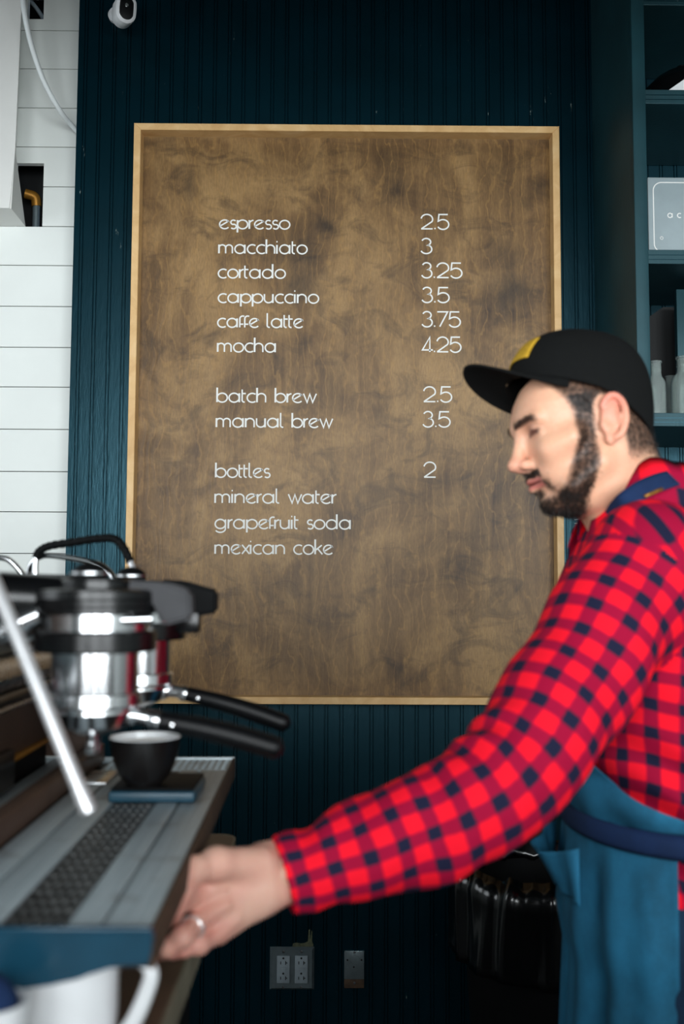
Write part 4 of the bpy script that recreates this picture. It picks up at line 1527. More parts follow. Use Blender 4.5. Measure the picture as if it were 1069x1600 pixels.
def head_fn(p):
    q = (p - HO) @ HA.T / HS
    f, s, u = q[..., 0], q[..., 1], q[..., 2]
    fr, bk, w = np.interp(u, UG, FG), np.interp(u, UG, BG), np.interp(u, UG, WG)
    c0 = np.minimum(-0.005, fr - 0.012)
    a = np.where(f > c0, fr - c0, c0 - bk)
    ex = np.where(f > c0, 2.35, 2.1)
    r = (np.abs((f - c0) / a) ** ex + np.abs(s / w) ** ex) ** (1 / ex)
    d = (r - 1) * np.minimum(a, w) * 0.85
    dz = np.maximum(u - UG[-1], UG[0] - u)
    return np.where(dz > 0, np.maximum(d, dz), d) * HS


hv = Vol(HO - 0.19, HO + 0.16, 0.0021)
hv.add(head_fn, HO - 0.17, HO + 0.15, 0.002)


def hell(c, r, k=0.008, op='u', tilt=0.0):
    A = HA
    if tilt:
        ct, st_ = math.cos(tilt), math.sin(tilt)
        A = np.stack([Fv * ct + Uv * st_, Sv, Uv * ct - Fv * st_])
    hv.ell(H(*c), A, np.array(r) * HS, k, op)


def hcap(a, b, ra, rb, k=0.006, op='u'):
    hv.cap(H(*a), H(*b), ra * HS, rb * HS, k, op)


# brow, sockets, cheekbones
for s in (-1, 1):
    hcap((.0945, s * .012, .035), (.080, s * .046, .038), .0075, .006, .012)
    hell((.100, s * .032, .0225), (.0135, .0165, .0105), .012, 's')
    hcap((.074, s * .044, -.010), (.045, s * .066, -.004), .011, .009, .022)
    hell((.0765, s * .032, .0228), (.0125, .0125, .0125), .003)
    hell((.0778, s * .0322, .0250), (.0125, .0142, .0108), .003)      # lowered upper lid
    hcap((.0845, s * .021, .0135), (.0795, s * .045, .016), .0035, .003, .006)
    hcap((.058, s * .050, -.070), (.012, s * .060, -.045), .010, .011, .02)
# nose
hcap((.0935, 0, .027), (.1095, 0, -.010), .0075, .0092, .010)
hell((.1145, 0, -.0165), (.0110, .0102, .0096), .007)
for s in (-1, 1):
    hell((.1015, s * .0125, -.0205), (.0100, .0062, .0075), .006)
    hell((.1050, s * .0062, -.0275), (.0050, .0030, .0028), .003, 's')
hcap((.1085, 0, -.024), (.0975, 0, -.030), .0042, .0042, .006)
# mouth
for s in (-1, 1):
    hcap((.0985, s * .003, -.0440), (.0835, s * .0245, -.0490), .0048, .0022, .004)
    hcap((.0965, 0, -.0555), (.0825, s * .0235, -.0500), .0056, .0022, .004)
    hcap((.0995, 0, -.0497), (.084, s * .026, -.0496), .0014, .0012, .0025, 's')
hell((.0740, 0, -.0830), (.0120, .0190, .0125), .014)

# ears: disc, rim, hollow
for s in (1, -1):
    eo = (-.010, s * .0745, .010)
    A = np.stack([Fv * .96 + Uv * .28, Sv * s, Uv * .96 - Fv * .28])
    hv.ell(H(-.012, s * .0785, .010), A, (.0145, .0070, .029), .006)
    hv.chain([H(-.020, s * .0855, -.006), H(-.0215, s * .0865, .008), H(-.016, s * .0865, .022)], [.0030, .0034, .0028], .003)
    rim = []
    for i in range(15):
        a = math.radians(30 + (i / 14) * 225)
        ff, uu = .0165 * math.cos(a), .0315 * math.sin(a)
        ff2, uu2 = ff * .96 - uu * .28, uu * .96 + ff * .28
        rim.append(H(-.013 + ff2, s * (.0845 - 0.30 * ff), .010 + uu2))
    hv.chain(rim, [.0042] * 15, .0035)
    hv.ell(H(-.0065, s * .0890, .005), A, (.0085, .0065, .0125), .005, 's')
    hv.ell(H(-.0135, s * .0895, .020), A, (.0075, .0045, .0095), .005, 's')
    hell((-.0025, s * .0795, -.0205), (.0075, .0045, .0085), .006)
    hell((.0025, s * .0770, .001), (.004, .006, .0075), .004)

# neck
NB = np.array(P(1010, 812, 1.44))
hv.cap(H(-.030, 0, -.015), NB, .056, .060, .022)
hv.cap(H(-.005, 0, -.085), NB + np.array([-.035, 0, -.015]), .040, .045, .022)
hv.cap(H(.012, .045, -.03), NB + np.array([-.05, -.02, -.03]), .016, .016, .02)

hvv, hq = hv.mesh()

# --- trunk, arms and legs (mostly inside the clothes)
YC = 1.43
T_Z = [.80, .86, .93, 1.02, 1.10, 1.18, 1.26, 1.32, 1.37, 1.41, 1.45]
T_X = [.492, .490, .487, .483, .474, .462, .455, .452, .452, .455, .458]
T_RX = [.110, .122, .120, .114, .116, .120, .122, .112, .090, .070, .045]
T_RY = [.160, .172, .166, .156, .160, .168, .178, .170, .130, .090, .055]


def torso_fn(off=0.0):
    def fn(p):
        z = p[..., 2]
        xc, rx, ry = np.interp(z, T_Z, T_X), np.interp(z, T_Z, T_RX) + off, np.interp(z, T_Z, T_RY) + off
        r = (np.abs((p[..., 0] - xc) / rx) ** 2.3 + np.abs((p[..., 1] - YC) / ry) ** 2.3) ** (1 / 2.3)
        d = (r - 1) * np.minimum(rx, ry) * 0.8
        dz = np.maximum(z - T_Z[-1] - off, T_Z[0] - off - z)
        return np.where(dz > -0.02, np.maximum(d, dz), d)
    return fn


SJ = np.array(P(992, 905, 1.272))
EL = np.array(P(782, 1222, 1.135))
WR = np.array(P(437, 1369, 1.075))
RS, RE, RW = np.array([.45, 1.60, 1.335]), np.array([.50, 1.665, 1.07]), np.array([.46, 1.635, .86])

bv = Vol((-.12, 1.0, .0), (.68, 1.82, 1.50), 0.006)
bv.add(torso_fn(), (.2, 1.1, .76), (.7, 1.8, 1.5), .01)
bv.cap(SJ, EL, .052, .042, .03)
bv.cap(EL, WR, .042, .029, .02)
bv.cap(RS, RE, .050, .041, .03)
bv.cap(RE, RW, .040, .028, .02)
for s in (-1, 1):
    hip, kn, an = np.array([.495, YC + s * .08, .86]), np.array([.44, YC + s * .10, .48]), np.array([.475, YC + s * .11, .09])
    bv.cap(hip, kn, .085, .055, .03)
    bv.cap(kn, an, .055, .036, .02)
    bv.cap(an + [0, 0, -.035], an + [-.15, 0, -.05], .035, .030, .02)
bv.chain([RW, RW + [-.01, 0, -.09]], [.03, .034], .02)
for k, dx in enumerate((-.026, -.009, .009, .024)):
    b0 = RW + np.array([-.01 + dx, 0, -.10])
    bv.chain([b0, b0 + [-.004, -.005, -.04], b0 + [-.012, -.018, -.068]], [.0095, .009, .008], .006)
bv.chain([RW + [-.035, 0, -.04], RW + [-.055, -.01, -.075], RW + [-.055, -.018, -.10]], [.012, .010, .009], .008)
bvv, bq = bv.mesh()

# --- the left hand
hd = Vol((-.24, .88, .90), (.02, 1.14, 1.10), 0.0019)


def L_(px, py, d):
    return np.array(P(px, py, d))


wr2 = L_(470, 1353, 1.08)
hd.cap(wr2 + [0, .008, .008], L_(415, 1366, 1.066) + [0, .010, .006], .0255, .0235, .012)
hd.cap(wr2 + [0, -.004, -.010], L_(415, 1392, 1.062), .0235, .0205, .012)
K = [L_(318, 1372, 1.030), L_(306, 1400, 1.012), L_(318, 1434, 1.006), L_(342, 1458, 1.014)]
B0 = [L_(405, 1352, 1.066), L_(402, 1366, 1.056), L_(404, 1384, 1.054), L_(408, 1400, 1.058)]
for k in range(4):
    hd.cap(B0[k], K[k], .0185, [.0122, .0125, .0118, .0108][k], .014)
hd.ell((K[0] + K[3] + B0[1] + B0[2]) / 4 + np.array([0, .012, -.002]), np.eye(3), (.036, .016, .028), .014)
FING = [
    [K[0], L_(286, 1402, .985), L_(268, 1432, .985), L_(256, 1446, .995)],
    [K[1], L_(274, 1412, .968), L_(260, 1434, .972), L_(250, 1446, .985)],
    [K[2], L_(286, 1464, .962), L_(262, 1482, .960), L_(249, 1489, .970)],
    [K[3], L_(312, 1476, .985), L_(288, 1483, .975), L_(270, 1489, .978)],
]
FR = [[.0112, .0095, .0085, .0072], [.0115, .0098, .0088, .0074], [.0108, .0094, .0084, .0072], [.0096, .0082, .0074, .0064]]
for pts, r in zip(FING, FR):
    hd.chain(pts, r, .0035)
    hd.cap(pts[1] - 0.0005, pts[1] + 0.0005, r[1] * 1.08, r[1] * 1.08, .004)
TH = [L_(402, 1350, 1.050), L_(338, 1350, 1.010), L_(302, 1360, .985), L_(282, 1392, .965), L_(270, 1418, .962)]
hd.chain(TH, [.0175, .0150, .0115, .0105, .0080], .010)
# tendons and knuckles
for k in range(4):
    hd.cap(B0[k] * .4 + K[k] * .6 + np.array([.002, -.0145, .004]), K[k] + np.array([.002, -.0085, .004]), .0035, .0045, .008)
hdv, hdq = hd.mesh()


# --- colours of the skin
def srgbv(*c):
    return np.array(srgb(*c)[:3])


def lerp(c, col, m):
    return c * (1 - m[:, None]) + col * m[:, None]


def sstep(a, b, x):
    t = np.clip((x - a) / (b - a), 0, 1)
    return t * t * (3 - 2 * t)


BFRONT = ([-.12, -.0785, -.055, -.015, .03, .06, .075, .1], [.09, .084, .066, .048, .041, .046, .060, .075])
BBACK = ([-.12, -.10, -.045, -.005, .03, .06], [.050, .040, .016, .010, .006, -.004])


def beard_density(q):
    f, s, u = q[:, 0], q[:, 1], q[:, 2]
    fr = np.interp(u, *BFRONT)
    bk = np.interp(u, *BBACK)
    side = sstep(0, .012, fr - f) * sstep(-.004, .008, f - bk) * (u < .055) * sstep(-.125, -.113, u) * (np.abs(s) > .02)
    side = np.maximum(side, sstep(-.068, -.080, u) * sstep(.030, .045, f) * sstep(-.122, -.113, u))
    st = sstep(.0265, .023, np.abs(s)) * sstep(-.028, -.032, u) * sstep(-.0455, -.0425, u + 0.16 * np.abs(s)) * (f > .075)
    cor = np.exp(-(((np.abs(s) - .028) / .006) ** 2 + ((u + .056) / .013) ** 2)) * (f > .065) * .8
    soul = np.exp(-((s / .010) ** 2 + ((u + .066) / .006) ** 2)) * (f > .08)
    lips = (np.abs(u + .0495) < .0085) & (f > .078) & (np.abs(s) < .024)
    d = np.maximum.reduce([side, st, cor, soul])
    return np.where(lips, d * 0.1, d)


def hair_density(q):
    f, s, u = q[:, 0], q[:, 1], q[:, 2]
    temple = sstep(.005, -.008, f - np.interp(u, [.02, .035, .05, .065, .08, .1], [.012, .030, .042, .050, .056, .060])) * sstep(.012, .03, u)
    nape = sstep(-.026, -.036, f) * sstep(-.058, -.030, u + 0.0 * f)
    earz = (np.hypot((f + .012) / .024, (u - .010) / .038) < 1) & (np.abs(s) > .070)
    d = np.maximum(temple, nape)
    return np.where(earz, 0, d)


def head_colour(v):
    q = (v - HO) @ HA.T / HS
    f, s, u = q[:, 0], q[:, 1], q[:, 2]
    c = np.tile(srgbv(234, 180, 148), (len(v), 1))
    n1 = wob(v, 60)
    c = lerp(c, srgbv(206, 138, 118), np.clip(.20 + .25 * n1, 0, 1) * .5)
    # nose, cheek and ear flush
    c = lerp(c, srgbv(214, 128, 112), np.exp(-(((f - .112) / .018) ** 2 + (s / .02) ** 2 + ((u + .018) / .016) ** 2)) * .5)
    ear = (np.hypot((f + .012) / .026, (u - .010) / .042) < 1) & (np.abs(s) > .0755)
    c = lerp(c, srgbv(222, 118, 104), ear * (.30 + .35 * sstep(.0, .04, u)))
    lips = sstep(.0105, .006, np.abs(u + .0497)) * sstep(.080, .084, f) * sstep(.027, .021, np.abs(s))
    c = lerp(c, srgbv(176, 88, 84), lips * .85)
    line = sstep(.0022, .0008, np.abs(u + .0497)) * sstep(.080, .084, f) * sstep(.028, .024, np.abs(s))
    c = lerp(c, srgbv(80, 34, 32), line * .8)
    # brows
    a = np.abs(s)
    by = .0375 + .0025 * sstep(.012, .034, a) - .004 * sstep(.040, .056, a)
    brow = sstep(.0062, .0030, np.abs(u - by)) * sstep(.008, .013, a) * sstep(.056, .046, a) * (f > .05)
    c = lerp(c, srgbv(44, 30, 24), brow * .92)
    # eye: lash line on the lowered lid, a little of the eyeball below it
    ex, ez = a - .0325, u - .0220
    open_ = sstep(.0036, .0020, np.abs(ez + .0030 + 12 * ex ** 2)) * sstep(.0135, .011, np.abs(ex)) * (f > .07)
    c = lerp(c, srgbv(42, 30, 28), open_ * .95)
    lash = sstep(.0030, .0014, np.abs(ez - .0004 + 10 * ex ** 2)) * sstep(.016, .012, np.abs(ex)) * (f > .07)
    c = lerp(c, srgbv(26, 18, 16), lash * .95)
    sock = np.exp(-((ex / .017) ** 2 + ((ez - .001) / .013) ** 2)) * (f > .06)  # shadow of the eye socket painted into the skin colour
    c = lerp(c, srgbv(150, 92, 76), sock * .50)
    nost = np.exp(-(((a - .0065) / .004) ** 2 + ((u + .0275) / .003) ** 2 + ((f - .104) / .007) ** 2))
    c = lerp(c, srgbv(90, 40, 36), nost * .7)
    # beard and hair growing out of the skin
    nz = wob(v, 420, 1.0) * .5 + wob(v, 900, 2.0) * .5
    bd = beard_density(q)
    c = lerp(c, srgbv(44, 31, 25), np.clip(bd * (.84 + .3 * nz), 0, .96))
    hd_ = hair_density(q)
    c = lerp(c, srgbv(34, 26, 22), np.clip(hd_ * (.86 + .3 * nz), 0, .97))
    return c


def hand_colour(v):
    c = np.tile(srgbv(226, 178, 158), (len(v), 1))
    c = lerp(c, srgbv(208, 132, 120), np.clip(.30 + .5 * wob(v, 70), 0, 1) * .6)
    for k in range(4):
        for p in (K[k], FING[k][1], FING[k][3]):
            c = lerp(c, srgbv(206, 118, 110), np.exp(-(np.linalg.norm(v - p, axis=1) / .016) ** 2) * .45)
    return c


man = empty('person', (.455, YC, 0), 'bearded man in a black cap and red check shirt reaching for the espresso machine', 'person')
vv = np.concatenate([hvv, bvv, hdv])
qq = np.concatenate([hq, bq + len(hvv), hdq + len(hvv) + len(bvv)])
me = np_mesh('body', vv, qq)
col = np.concatenate([head_colour(hvv), np.tile(srgbv(226, 178, 152), (len(bvv), 1)), hand_colour(hdv)])
ca_ = me.color_attributes.new('Col', 'FLOAT_COLOR', 'POINT')
ca_.data.foreach_set('color', np.concatenate([col, np.ones((len(col), 1))], 1).astype(np.float32).ravel())
mesh_obj('body', me, MT['skin'], man)


# --- hairs standing out of beard, brows and temples
def strands(name, dens_fn, count, length, width, down, seed, parent, near=True):
    r = np.random.default_rng(seed)
    q = (hvv - HO) @ HA.T / HS
    d = dens_fn(q)
    if near:
        d = d * (q[:, 1] > -.045)
    pick = r.choice(len(hvv), size=count, p=d / d.sum())
    bm_v, bm_q = [], []
    # vertex normals from the field's gradient
    g = np.stack(np.gradient(hv.a, hv.h), -1)
    ij = np.clip(np.round((hvv[pick] - hv.lo) / hv.h).astype(int), 0, np.array(hv.a.shape) - 1)
    nrm = g[tuple(ij.T)]
    nrm /= np.maximum(np.linalg.norm(nrm, axis=1, keepdims=True), 1e-6)
    base = hvv[pick] + r.normal(0, .0008, (count, 3)) - nrm * .0006
    dirn = nrm * .75 + down + r.normal(0, .28, (count, 3))
    dirn /= np.linalg.norm(dirn, axis=1, keepdims=True)
    ln = length * r.uniform(.55, 1.25, (count, 1))
    side = np.cross(dirn, r.normal(0, 1, (count, 3)))
    side /= np.linalg.norm(side, axis=1, keepdims=True)
    v = np.stack([base - side * width, base + side * width, base + dirn * ln * .6 + side * width * .7 + down * ln * .1,
                  base + dirn * ln * .6 - side * width * .7 + down * ln * .1, base + dirn * ln + down * ln * .35], 1).reshape(-1, 3)
    b = np.arange(count)[:, None] * 5
    tri = np.concatenate([b + [0, 1, 2], b + [0, 2, 3], b + [3, 2, 4]])
    me = np_mesh(name, v, tri)
    return mesh_obj(name, me, MT['hair'], parent)


strands('beard', lambda q: beard_density(q) ** 1.3, 9000, .0050, .00026, -Uv * .5 + Fv * .1, 3, man)
strands('hair', lambda q: hair_density(q) * (q[:, 2] < .085), 5200, .0050, .00024, -Uv * .55 - Fv * .25, 4, man)


def brow_density(q):
    a = np.abs(q[:, 1])
    by = .0375 + .0025 * sstep(.012, .034, a) - .004 * sstep(.040, .056, a)
    return sstep(.0055, .003, np.abs(q[:, 2] - by)) * sstep(.008, .013, a) * sstep(.054, .046, a) * (q[:, 0] > .05)


strands('eyebrows', brow_density, 900, .0042, .00022, Sv * .5 + Uv * .2 - Fv * .1, 5, man, near=False)

# --- ring on the ring finger
a, b = FING[2][0], FING[2][1]
t = (b - a) / np.linalg.norm(b - a)
rc = a + (b - a) * 0.56
ring = lathe('ring', [(.0112, -.0028), (.0120, -.0022), (.0120, .0022), (.0112, .0028), (.0106, .0022), (.0106, -.0022), (.0112, -.0028)], rc, MT['gold'], man, 36, tuple(t), cap=False)
ring['label'] = 'pale metal ring on the ring finger'

# --- cap
tip = math.radians(22)                              # the cap sits tipped back on the head
CF = Fv * math.cos(tip) + Uv * math.sin(tip)
CU = Uv * math.cos(tip) - Fv * math.sin(tip)
CO = HO + Uv * .040 - Fv * .002


def Cp(f, s, u):
    return CO + (CF * f + Sv * s + CU * u) * 0.98


rows, nA = [], 96
for j in range(25):
    t = j / 24
    row = []
    for i in range(nA + 1):
        a = 2 * math.pi * i / nA
        ca, sa = math.cos(a), math.sin(a)
        # band line: high at the brow, dipping behind the ears
        base = .016 + .012 * ca - .030 * max(0, -ca) ** 1.2 - .004 * abs(sa)
        topz = .118
        z = base + (topz - base) * math.sin(t * math.pi / 2) ** 0.92
        fl = (math.cos(t * math.pi / 2)) ** (0.56 if ca < 0 else 0.60)
        rF = .1075 if ca > 0 else .1090
        f = ca * rF * fl + (-.004) * t
        s = sa * .0860 * fl
        seam = 1 - .006 * math.exp(-((((a / (math.pi / 3)) + .5) % 1 - .5) / .02) ** 2)
        row.append(Cp(f * seam, s * seam, z))
    rows.append(row)
capo = mesh_obj('cap', grid_mesh('cap', rows, thick=.002), MT['cap'], man)
capo['label'] = 'black snapback cap'
# brim: flat, rounded, bowing down at the sides
rows = []
for j in range(19):
    t = j / 18
    row = []
    for i in range(41):
        w_ = -1 + 2 * i / 40
        a = w_ * math.radians(66)
        fi, si = .1080 * math.cos(a), .0865 * math.sin(a)
        ext = .067 * (math.cos(w_ * math.pi / 2) ** 0.55 if abs(w_) < 1 else 0)
        f = fi + ext * t
        s = si * (1 + .10 * t * math.cos(w_ * math.pi / 2))
        z = .0225 + .010 * math.cos(a) - .002 - .030 * (s / .086) ** 2 * (0.35 + .65 * t) + .006 * t
        row.append(Cp(f, s, z))
    rows.append(row)
br_ = mesh_obj('brim', grid_mesh('brim', rows, thick=.0032), MT['cap'], capo)
# button and front badge
lathe('button', [(.007, -.002), (.0065, .002), (.003, .004)], Cp(-.004, 0, .1185), MT['cap'], capo, 20, tuple(CU))
rows = []
for j in range(9):
    row = []
    for i in range(13):
        a = math.radians(-27 + 54 * i / 12)
        t = .18 + .30 * j / 8
        base = .016 + .012 * math.cos(a)
        z = base + (.118 - base) * math.sin(t * math.pi / 2) ** .92
        fl = math.cos(t * math.pi / 2) ** .60
        row.append(Cp(math.cos(a) * .1098 * fl + .001 - .004 * t, math.sin(a) * .088 * fl, z))
    rows.append(row)
bdg = mesh_obj('badge', grid_mesh('badge', rows, thick=.002), MT['patch'], capo)
bdg['label'] = 'yellow embroidered patch'

# --- shirt
ARM = smooth_path([SJ + (SJ - EL) * .12, SJ, SJ * .45 + EL * .55 + np.array([.004, 0, -.006]), EL, EL * .5 + WR * .5 + np.array([0, 0, -.008]), WR], 60)
ARM = np.array(ARM)
seg = np.linalg.norm(np.diff(ARM, axis=0), axis=1)
AT = np.concatenate([[0], np.cumsum(seg)])
tE = AT[36]
R_KEYS = ([0, AT[12], AT[24], AT[36], AT[48], AT[57], AT[60]], [.074, .0785, .0735, .0645, .0530, .0425, .0405])


def arm_param(p, A=ARM, T=AT):
    """nearest place on the arm line: distance vector, length along"""
    best = np.full(p.shape[:-1], 1e9)
    tt = np.zeros(p.shape[:-1])
    off = np.zeros(p.shape)
    for i in range(len(A) - 1):
        ab = A[i + 1] - A[i]
        u = np.clip(((p - A[i]) @ ab) / (ab @ ab), 0, 1)
        w_ = p - A[i] - u[..., None] * ab
        d = np.einsum('...k,...k->...', w_, w_)
        m = d < best
        best = np.where(m, d, best)
        tt = np.where(m, T[i] + u * (T[i + 1] - T[i]), tt)
        off = np.where(m[..., None], w_, off)
    return np.sqrt(best), tt, off


def arm_theta(t, off):
    idx = np.clip(np.searchsorted(AT, t) - 1, 0, len(ARM) - 2)
    tan = (ARM[idx + 1] - ARM[idx])
    tan = tan / np.linalg.norm(tan, axis=-1, keepdims=True)
    ref = np.array([0, -1.0, 0])
    x = ref - (tan @ ref)[..., None] * tan
    x /= np.linalg.norm(x, axis=-1, keepdims=True)
    y = np.cross(tan, x)
    return np.arctan2(np.einsum('...k,...k->...', off, y), np.einsum('...k,...k->...', off, x))


def sleeve_fn(p):
    d, t, off = arm_param(p)
    th = arm_theta(t, off)
    r = np.interp(t, *R_KEYS)
    el = np.exp(-((t - tE) / .075) ** 2)
    fold = .0045 * el * np.sin(t * 120 + 2.0 * np.sin(th * 2 + .6)) * (.5 + .5 * np.cos(th - 2.2))
    fold += .0032 * np.sin(t * 46 + 1.6 * np.sin(th + 1.0) + th) * np.clip(1 - el, 0, 1)
    fold += .0030 * np.sin(t * 88 + th * 2.0 + 1.2 * np.sin(t * 30)) * np.clip((t - tE) / .15, 0, 1)
    sag = .010 * np.clip(np.cos(th + 1.57), 0, 1) * np.exp(-((t - AT[46]) / .09) ** 2)
    fold *= np.clip((AT[-1] - t) / .04, 0, 1)
    return (d - r - fold - sag) * .85


def shirt_torso_fn(p):
    d = torso_fn(.014)(p)
    w_ = np.exp(-((p[..., 2] - 1.02) / .09) ** 2)
    d = d - .006 * w_ * np.sin(p[..., 2] * 95 + 3 * np.sin(p[..., 0] * 14) + p[..., 0] * 20) - .004 * wob(p, 16, 3.0)
    return d


sv = Vol((-.13, 1.0, .78), (.66, 1.78, 1.50), 0.0042)
sv.add(shirt_torso_fn, (.22, 1.15, .79), (.65, 1.72, 1.47), .004)
sv.cap(SJ + [.03, .03, .0], NB + [.01, -.035, -.035], .066, .040, .045)
sv.cap(RS + [.03, -.03, .0], NB + [.01, .035, -.035], .064, .040, .045)
sv.cap(RS, RE, .066, .056, .03)
sv.cap(RE, RW, .056, .042, .02)
sv.add(sleeve_fn, (-.12, 1.0, .95), (.52, 1.40, 1.46), .022)
# flat cuff end and open neck
_, e1 = ARM[-1], (ARM[-1] - ARM[-3]) / np.linalg.norm(ARM[-1] - ARM[-3])
ce = ARM[-1] - e1 * .002
sv.add(lambda p: np.maximum(p[..., 2] - (.842 + .006 * np.sin(p[..., 1] * 30)), .30 - p[..., 0]), (.30, 1.1, .76), (.66, 1.78, .85), .004, 's')
sv.add(lambda p: np.maximum((ce - p) @ e1, np.linalg.norm(p - ce, axis=-1) - .07), ce - .07, ce + .07, .002, 's')
sv.add(lambda p: np.maximum(np.linalg.norm(p - ce, axis=-1) - .034, np.abs((p - ce) @ e1) - .02), ce - .05, ce + .05, .002, 's')
shv, shq = sv.mesh()
me = np_mesh('shirt', shv, shq)
# the check follows the cloth: sleeve along and round the arm, trunk round and up
cen = shv[shq].mean(1)
d_s = sleeve_fn(cen)
d_t = shirt_torso_fn(cen)
yoke = cen[:, 2] > 1.30
dA, tA, oA = arm_param(cen)
is_sl = (d_s < d_t + .004) & (tA > .035)
corner = shv[shq].reshape(-1, 3)
dC, tC, oC = arm_param(corner)
thC = arm_theta(tC, oC).reshape(-1, 4)
tC = tC.reshape(-1, 4)
th0 = thC[:, :1]
thC = th0 + (thC - th0 + math.pi) % (2 * math.pi) - math.pi
u_s, v_s = tC, thC * .060
z_ = corner[:, 2].reshape(-1, 4)
ang = np.arctan2(corner[:, 0] - .44, -(corner[:, 1] - YC)).reshape(-1, 4)
a0 = ang[:, :1]
ang = a0 + (ang - a0 + math.pi) % (2 * math.pi) - math.pi
u_t, v_t = ang * .150, z_ + .012 * np.sin(ang * 3)
# yoke over the shoulder: seen from above
top = (~is_sl) & (cen[:, 2] > 1.345)
xx_, yy_ = corner[:, 0].reshape(-1, 4), corner[:, 1].reshape(-1, 4)
u_y, v_y = xx_ * .9 + z_ * .5, -yy_ * 1.0 + z_ * .9
U_ = np.where(is_sl[:, None], u_s, np.where(top[:, None], u_y, u_t))
V_ = np.where(is_sl[:, None], v_s, np.where(top[:, None], v_y, v_t))
uvl = me.uv_layers.new(name='UVMap')
if len(me.loops) == U_.size:
    uvl.data.foreach_set('uv', np.stack([U_.ravel(), V_.ravel()], 1).astype(np.float32).ravel())
else:
    print('UV SIZE MISMATCH', len(me.loops), U_.size)
shirt = mesh_obj('shirt', me, MT['plaid'], man)

# collar standing round the neck, open at the throat
def collar_ring(u):
    """u from the left front round the back to the right front; returns base and top points"""
    a = math.radians(-150 + 300 * u)           # 0 = back of the neck (+X)
    ca, sa = math.cos(a), math.sin(a)
    base = NB + np.array([.020 + .072 * ca, -.070 * -sa * -1, 0]) * 1.0
    tz_ = (.072 if ca > 0 else .086 - .014 * max(0, 1 + ca * 4) - .118 * ca * ca)
    base = NB + np.array([.014 + (.060 if ca > 0 else .122) * ca, -.024 + .090 * sa, tz_ - .062])
    topp = NB + np.array([.004 + (.050 if ca > 0 else .116) * ca, -.026 + .080 * sa, tz_])
    return base, topp


rows, uvs = [], []
for i in range(61):
    u = i / 60
    b_, t_ = collar_ring(u)
    out = (b_ - NB)
    out[2] = 0
    out /= np.linalg.norm(out)
    fall = b_ + out * .016 + np.array([0, 0, -.010])
    r, uvr = [], []
    for k, w_ in enumerate(np.linspace(0, 1, 9)):
        if w_ <= .5:
            p = b_ * (1 - w_ * 2) + t_ * (w_ * 2)
        else:
            q_ = (w_ - .5) * 2
            p = t_ * (1 - q_) + fall * q_ + out * .008 * math.sin(q_ * math.pi)
        r.append(p)
        uvr.append((u * .36, w_ * .085))
    rows.append(r)
    uvs.append(uvr)
colr = mesh_obj('collar', grid_mesh('collar', rows, uvs, thick=.0015), MT['plaid'], shirt)

# cuff band
ct = ARM[52:61]
# --- apron
def wrap(z, a, off, front=0.0):
    """point round the waist: a = 0 front (-X), 90 deg = the man's left (-Y)"""
    xc, rx, ry = np.interp(z, T_Z, T_X), np.interp(z, T_Z, T_RX), np.interp(z, T_Z, T_RY)
    c_, s_ = math.cos(a), math.sin(a)
    k = (abs(c_) ** 2.3 + abs(s_) ** 2.3) ** (-1 / 2.3)
    return np.array([xc - (rx + off + front * max(0, c_) ** 2) * c_ * k, YC - (ry + off) * s_ * k, z])


ZW = 1.005
rows, uvs = [], []
for j in range(41):
    t = j / 40
    z = ZW + .015 - t * .56
    row, uvr = [], []
    for i in range(81):
        a = math.radians(-95 + (162 - 12 * t) * i / 80)
        fold = (.013 * math.sin(a * 10 + 1.2 * t) + .008 * math.sin(a * 19 + 2 + 2 * t)) * (0.25 + .9 * t) * min(1, t * 6)
        tz = max(z, .81)
        p = wrap(tz, a, .024 + .020 * t + fold, .012)
        p[2] = z
        row.append(p)
        uvr.append((a * .15, z))
    rows.append(row)
    uvs.append(uvr)
apron = mesh_obj('apron', grid_mesh('apron', rows, uvs, thick=.0016), MT['apron'], man)
rows = []
for j in range(31):
    t = j / 30
    z = ZW + .010 + t * .135
    # the bib narrows from the sides to the chest
    hw_ = 93 - 66 * min(1, (t / .55)) ** .8 if t < .55 else 27
    row = []
    for i in range(61):
        a = math.radians(-hw_ + 2 * hw_ * i / 60)
        puff = .014 * math.sin(min(1, t * 2.5) * math.pi) * math.exp(-((a - .9) / .5) ** 2)
        row.append(wrap(z, a, .026 + puff + .003 * math.sin(a * 11 + z * 40), .010))
    rows.append(row)
mesh_obj('bib', grid_mesh('bib', rows, thick=.0016), MT['apron'], apron)
# waist strap
rows = []
for i in range(121):
    a = 2 * math.pi * i / 120
    zc = ZW + .002 - .006 * math.sin(a)
    r = []
    for k in range(5):
        p = wrap(zc + .0155 - .031 * k / 4, a, (.032 if math.cos(a) > .2 else .0215 + .0105 * max(0, (math.cos(a) + .3) / .5)) + (.004 if k in (1, 2, 3) else 0) - .001, .012)
        r.append(p)
    rows.append(r)
st_ = mesh_obj('waist_strap', grid_mesh('waist_strap', rows, thick=.002), MT['navy'], apron)
st_['label'] = 'navy waist strap'
# pocket gaping open at the front
rows = []
for j in range(13):
    t = j / 12
    row = []
    for i in range(25):
        a = math.radians(-24 + 46 * i / 24)
        z = ZW - .030 - .075 * t - .020 * math.sin(i / 24 * math.pi) * (1 - t)
        gape = .036 * math.sin(i / 24 * math.pi) * (1 - t) ** 1.2 + .003
        row.append(wrap(z, a, .034 + gape + .004 * math.sin(i * .9), .012))
    rows.append(row)
mesh_obj('pocket', grid_mesh('pocket', rows, thick=.0016), MT['apron'], apron)
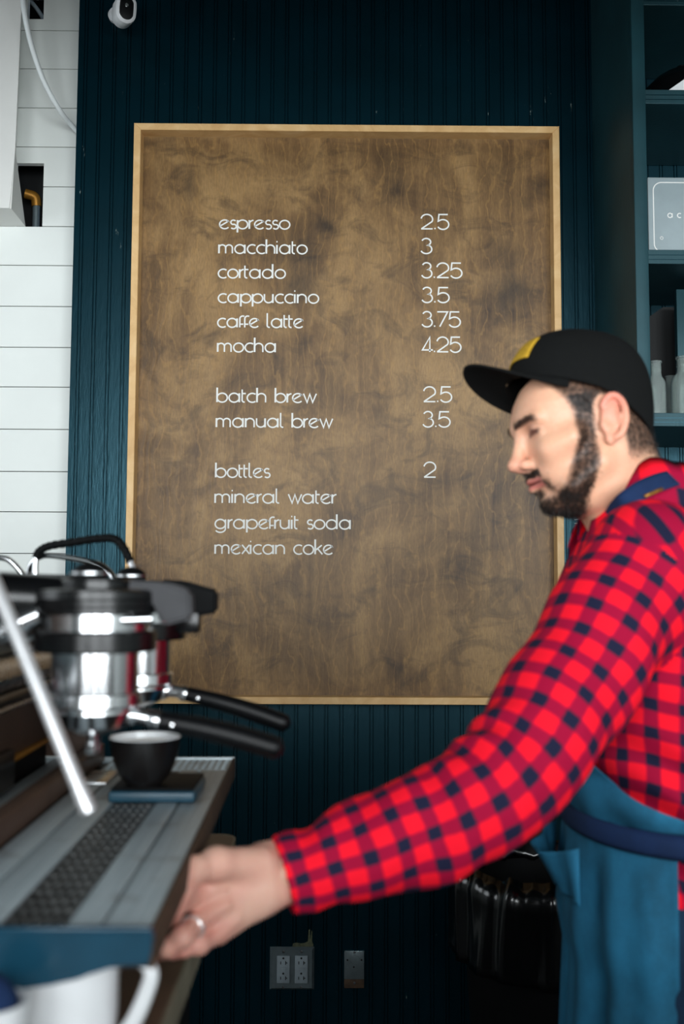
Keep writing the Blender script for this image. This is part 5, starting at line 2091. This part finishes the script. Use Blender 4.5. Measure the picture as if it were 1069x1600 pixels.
# strap round the neck
nk = [P(955, 812, 1.345), P(964, 797, 1.318), P(978, 783, 1.296), P(1010, 762, 1.296), P(1050, 748, 1.318), P(1086, 742, 1.39), P(1066, 765, 1.49), P(1010, 800, 1.54), P(930, 870, 1.53)]
pth = smooth_path(nk, 60)
rows = []
for i, p in enumerate(pth):
    tdir = pth[min(i + 1, 60)] - pth[max(i - 1, 0)]
    tdir /= np.linalg.norm(tdir)
    outw = p - (NB + np.array([.01, 0, 0]))
    outw /= np.linalg.norm(outw)
    side = np.cross(tdir, outw)
    side /= np.linalg.norm(side)
    nn = np.cross(side, tdir)
    rows.append([p + side * w_ + nn * .002 for w_ in (-.013, -.006, 0, .006, .013)])
ns = mesh_obj('neck_strap', grid_mesh('neck_strap', rows, thick=.002), MT['navy'], apron)
ns['label'] = 'navy neck strap'
rows = [[p + (q2 - p) * w_ for w_ in np.linspace(0, 1, 4)] for p, q2 in ((P(1006, 774, 1.286), P(1034, 762, 1.296)), (P(1008, 778, 1.285), P(1036, 766, 1.295)))]
mesh_obj('strap_buckle', grid_mesh('strap_buckle', rows, thick=.002), MT['brass'], ns)

# --- jeans, shirt tail and shoes
jv = Vol((.26, 1.2, .05), (.64, 1.66, .98), 0.007)
jv.add(torso_fn(.019), (.28, 1.2, .74), (.62, 1.66, .93), .01)
jv.add(lambda p: .93 - p[..., 2], (.2, 1.1, .90), (.7, 1.7, 1.0), .004, 's')
for s in (-1, 1):
    hip, kn, an = np.array([.495, YC + s * .08, .84]), np.array([.44, YC + s * .10, .48]), np.array([.475, YC + s * .11, .11])
    jv.cap(hip, kn, .092, .070, .03)
    jv.cap(kn, an, .072, .058, .02)
jvv, jq = jv.mesh()
mesh_obj('jeans', np_mesh('jeans', jvv, jq), MT['jeans'], man)
for s in (-1, 1):
    fv = Vol((.22, YC + s * .11 - .08, -.01), (.58, YC + s * .11 + .08, .16), 0.005)
    an = np.array([.475, YC + s * .11, .10])
    fv.cap(an, an + [.01, 0, -.045], .048, .045, .02)
    fv.cap(an + [.02, 0, -.055], an + [-.16, 0, -.060], .044, .040, .02)
    fv.add(lambda p: p[..., 2] - .0015, (.1, 1.0, -.1), (.7, 1.9, .01), .004, 's')
    a1, a2 = fv.mesh()
    mesh_obj('shoe', np_mesh('shoe', a1, a2), MT['leather'], man)
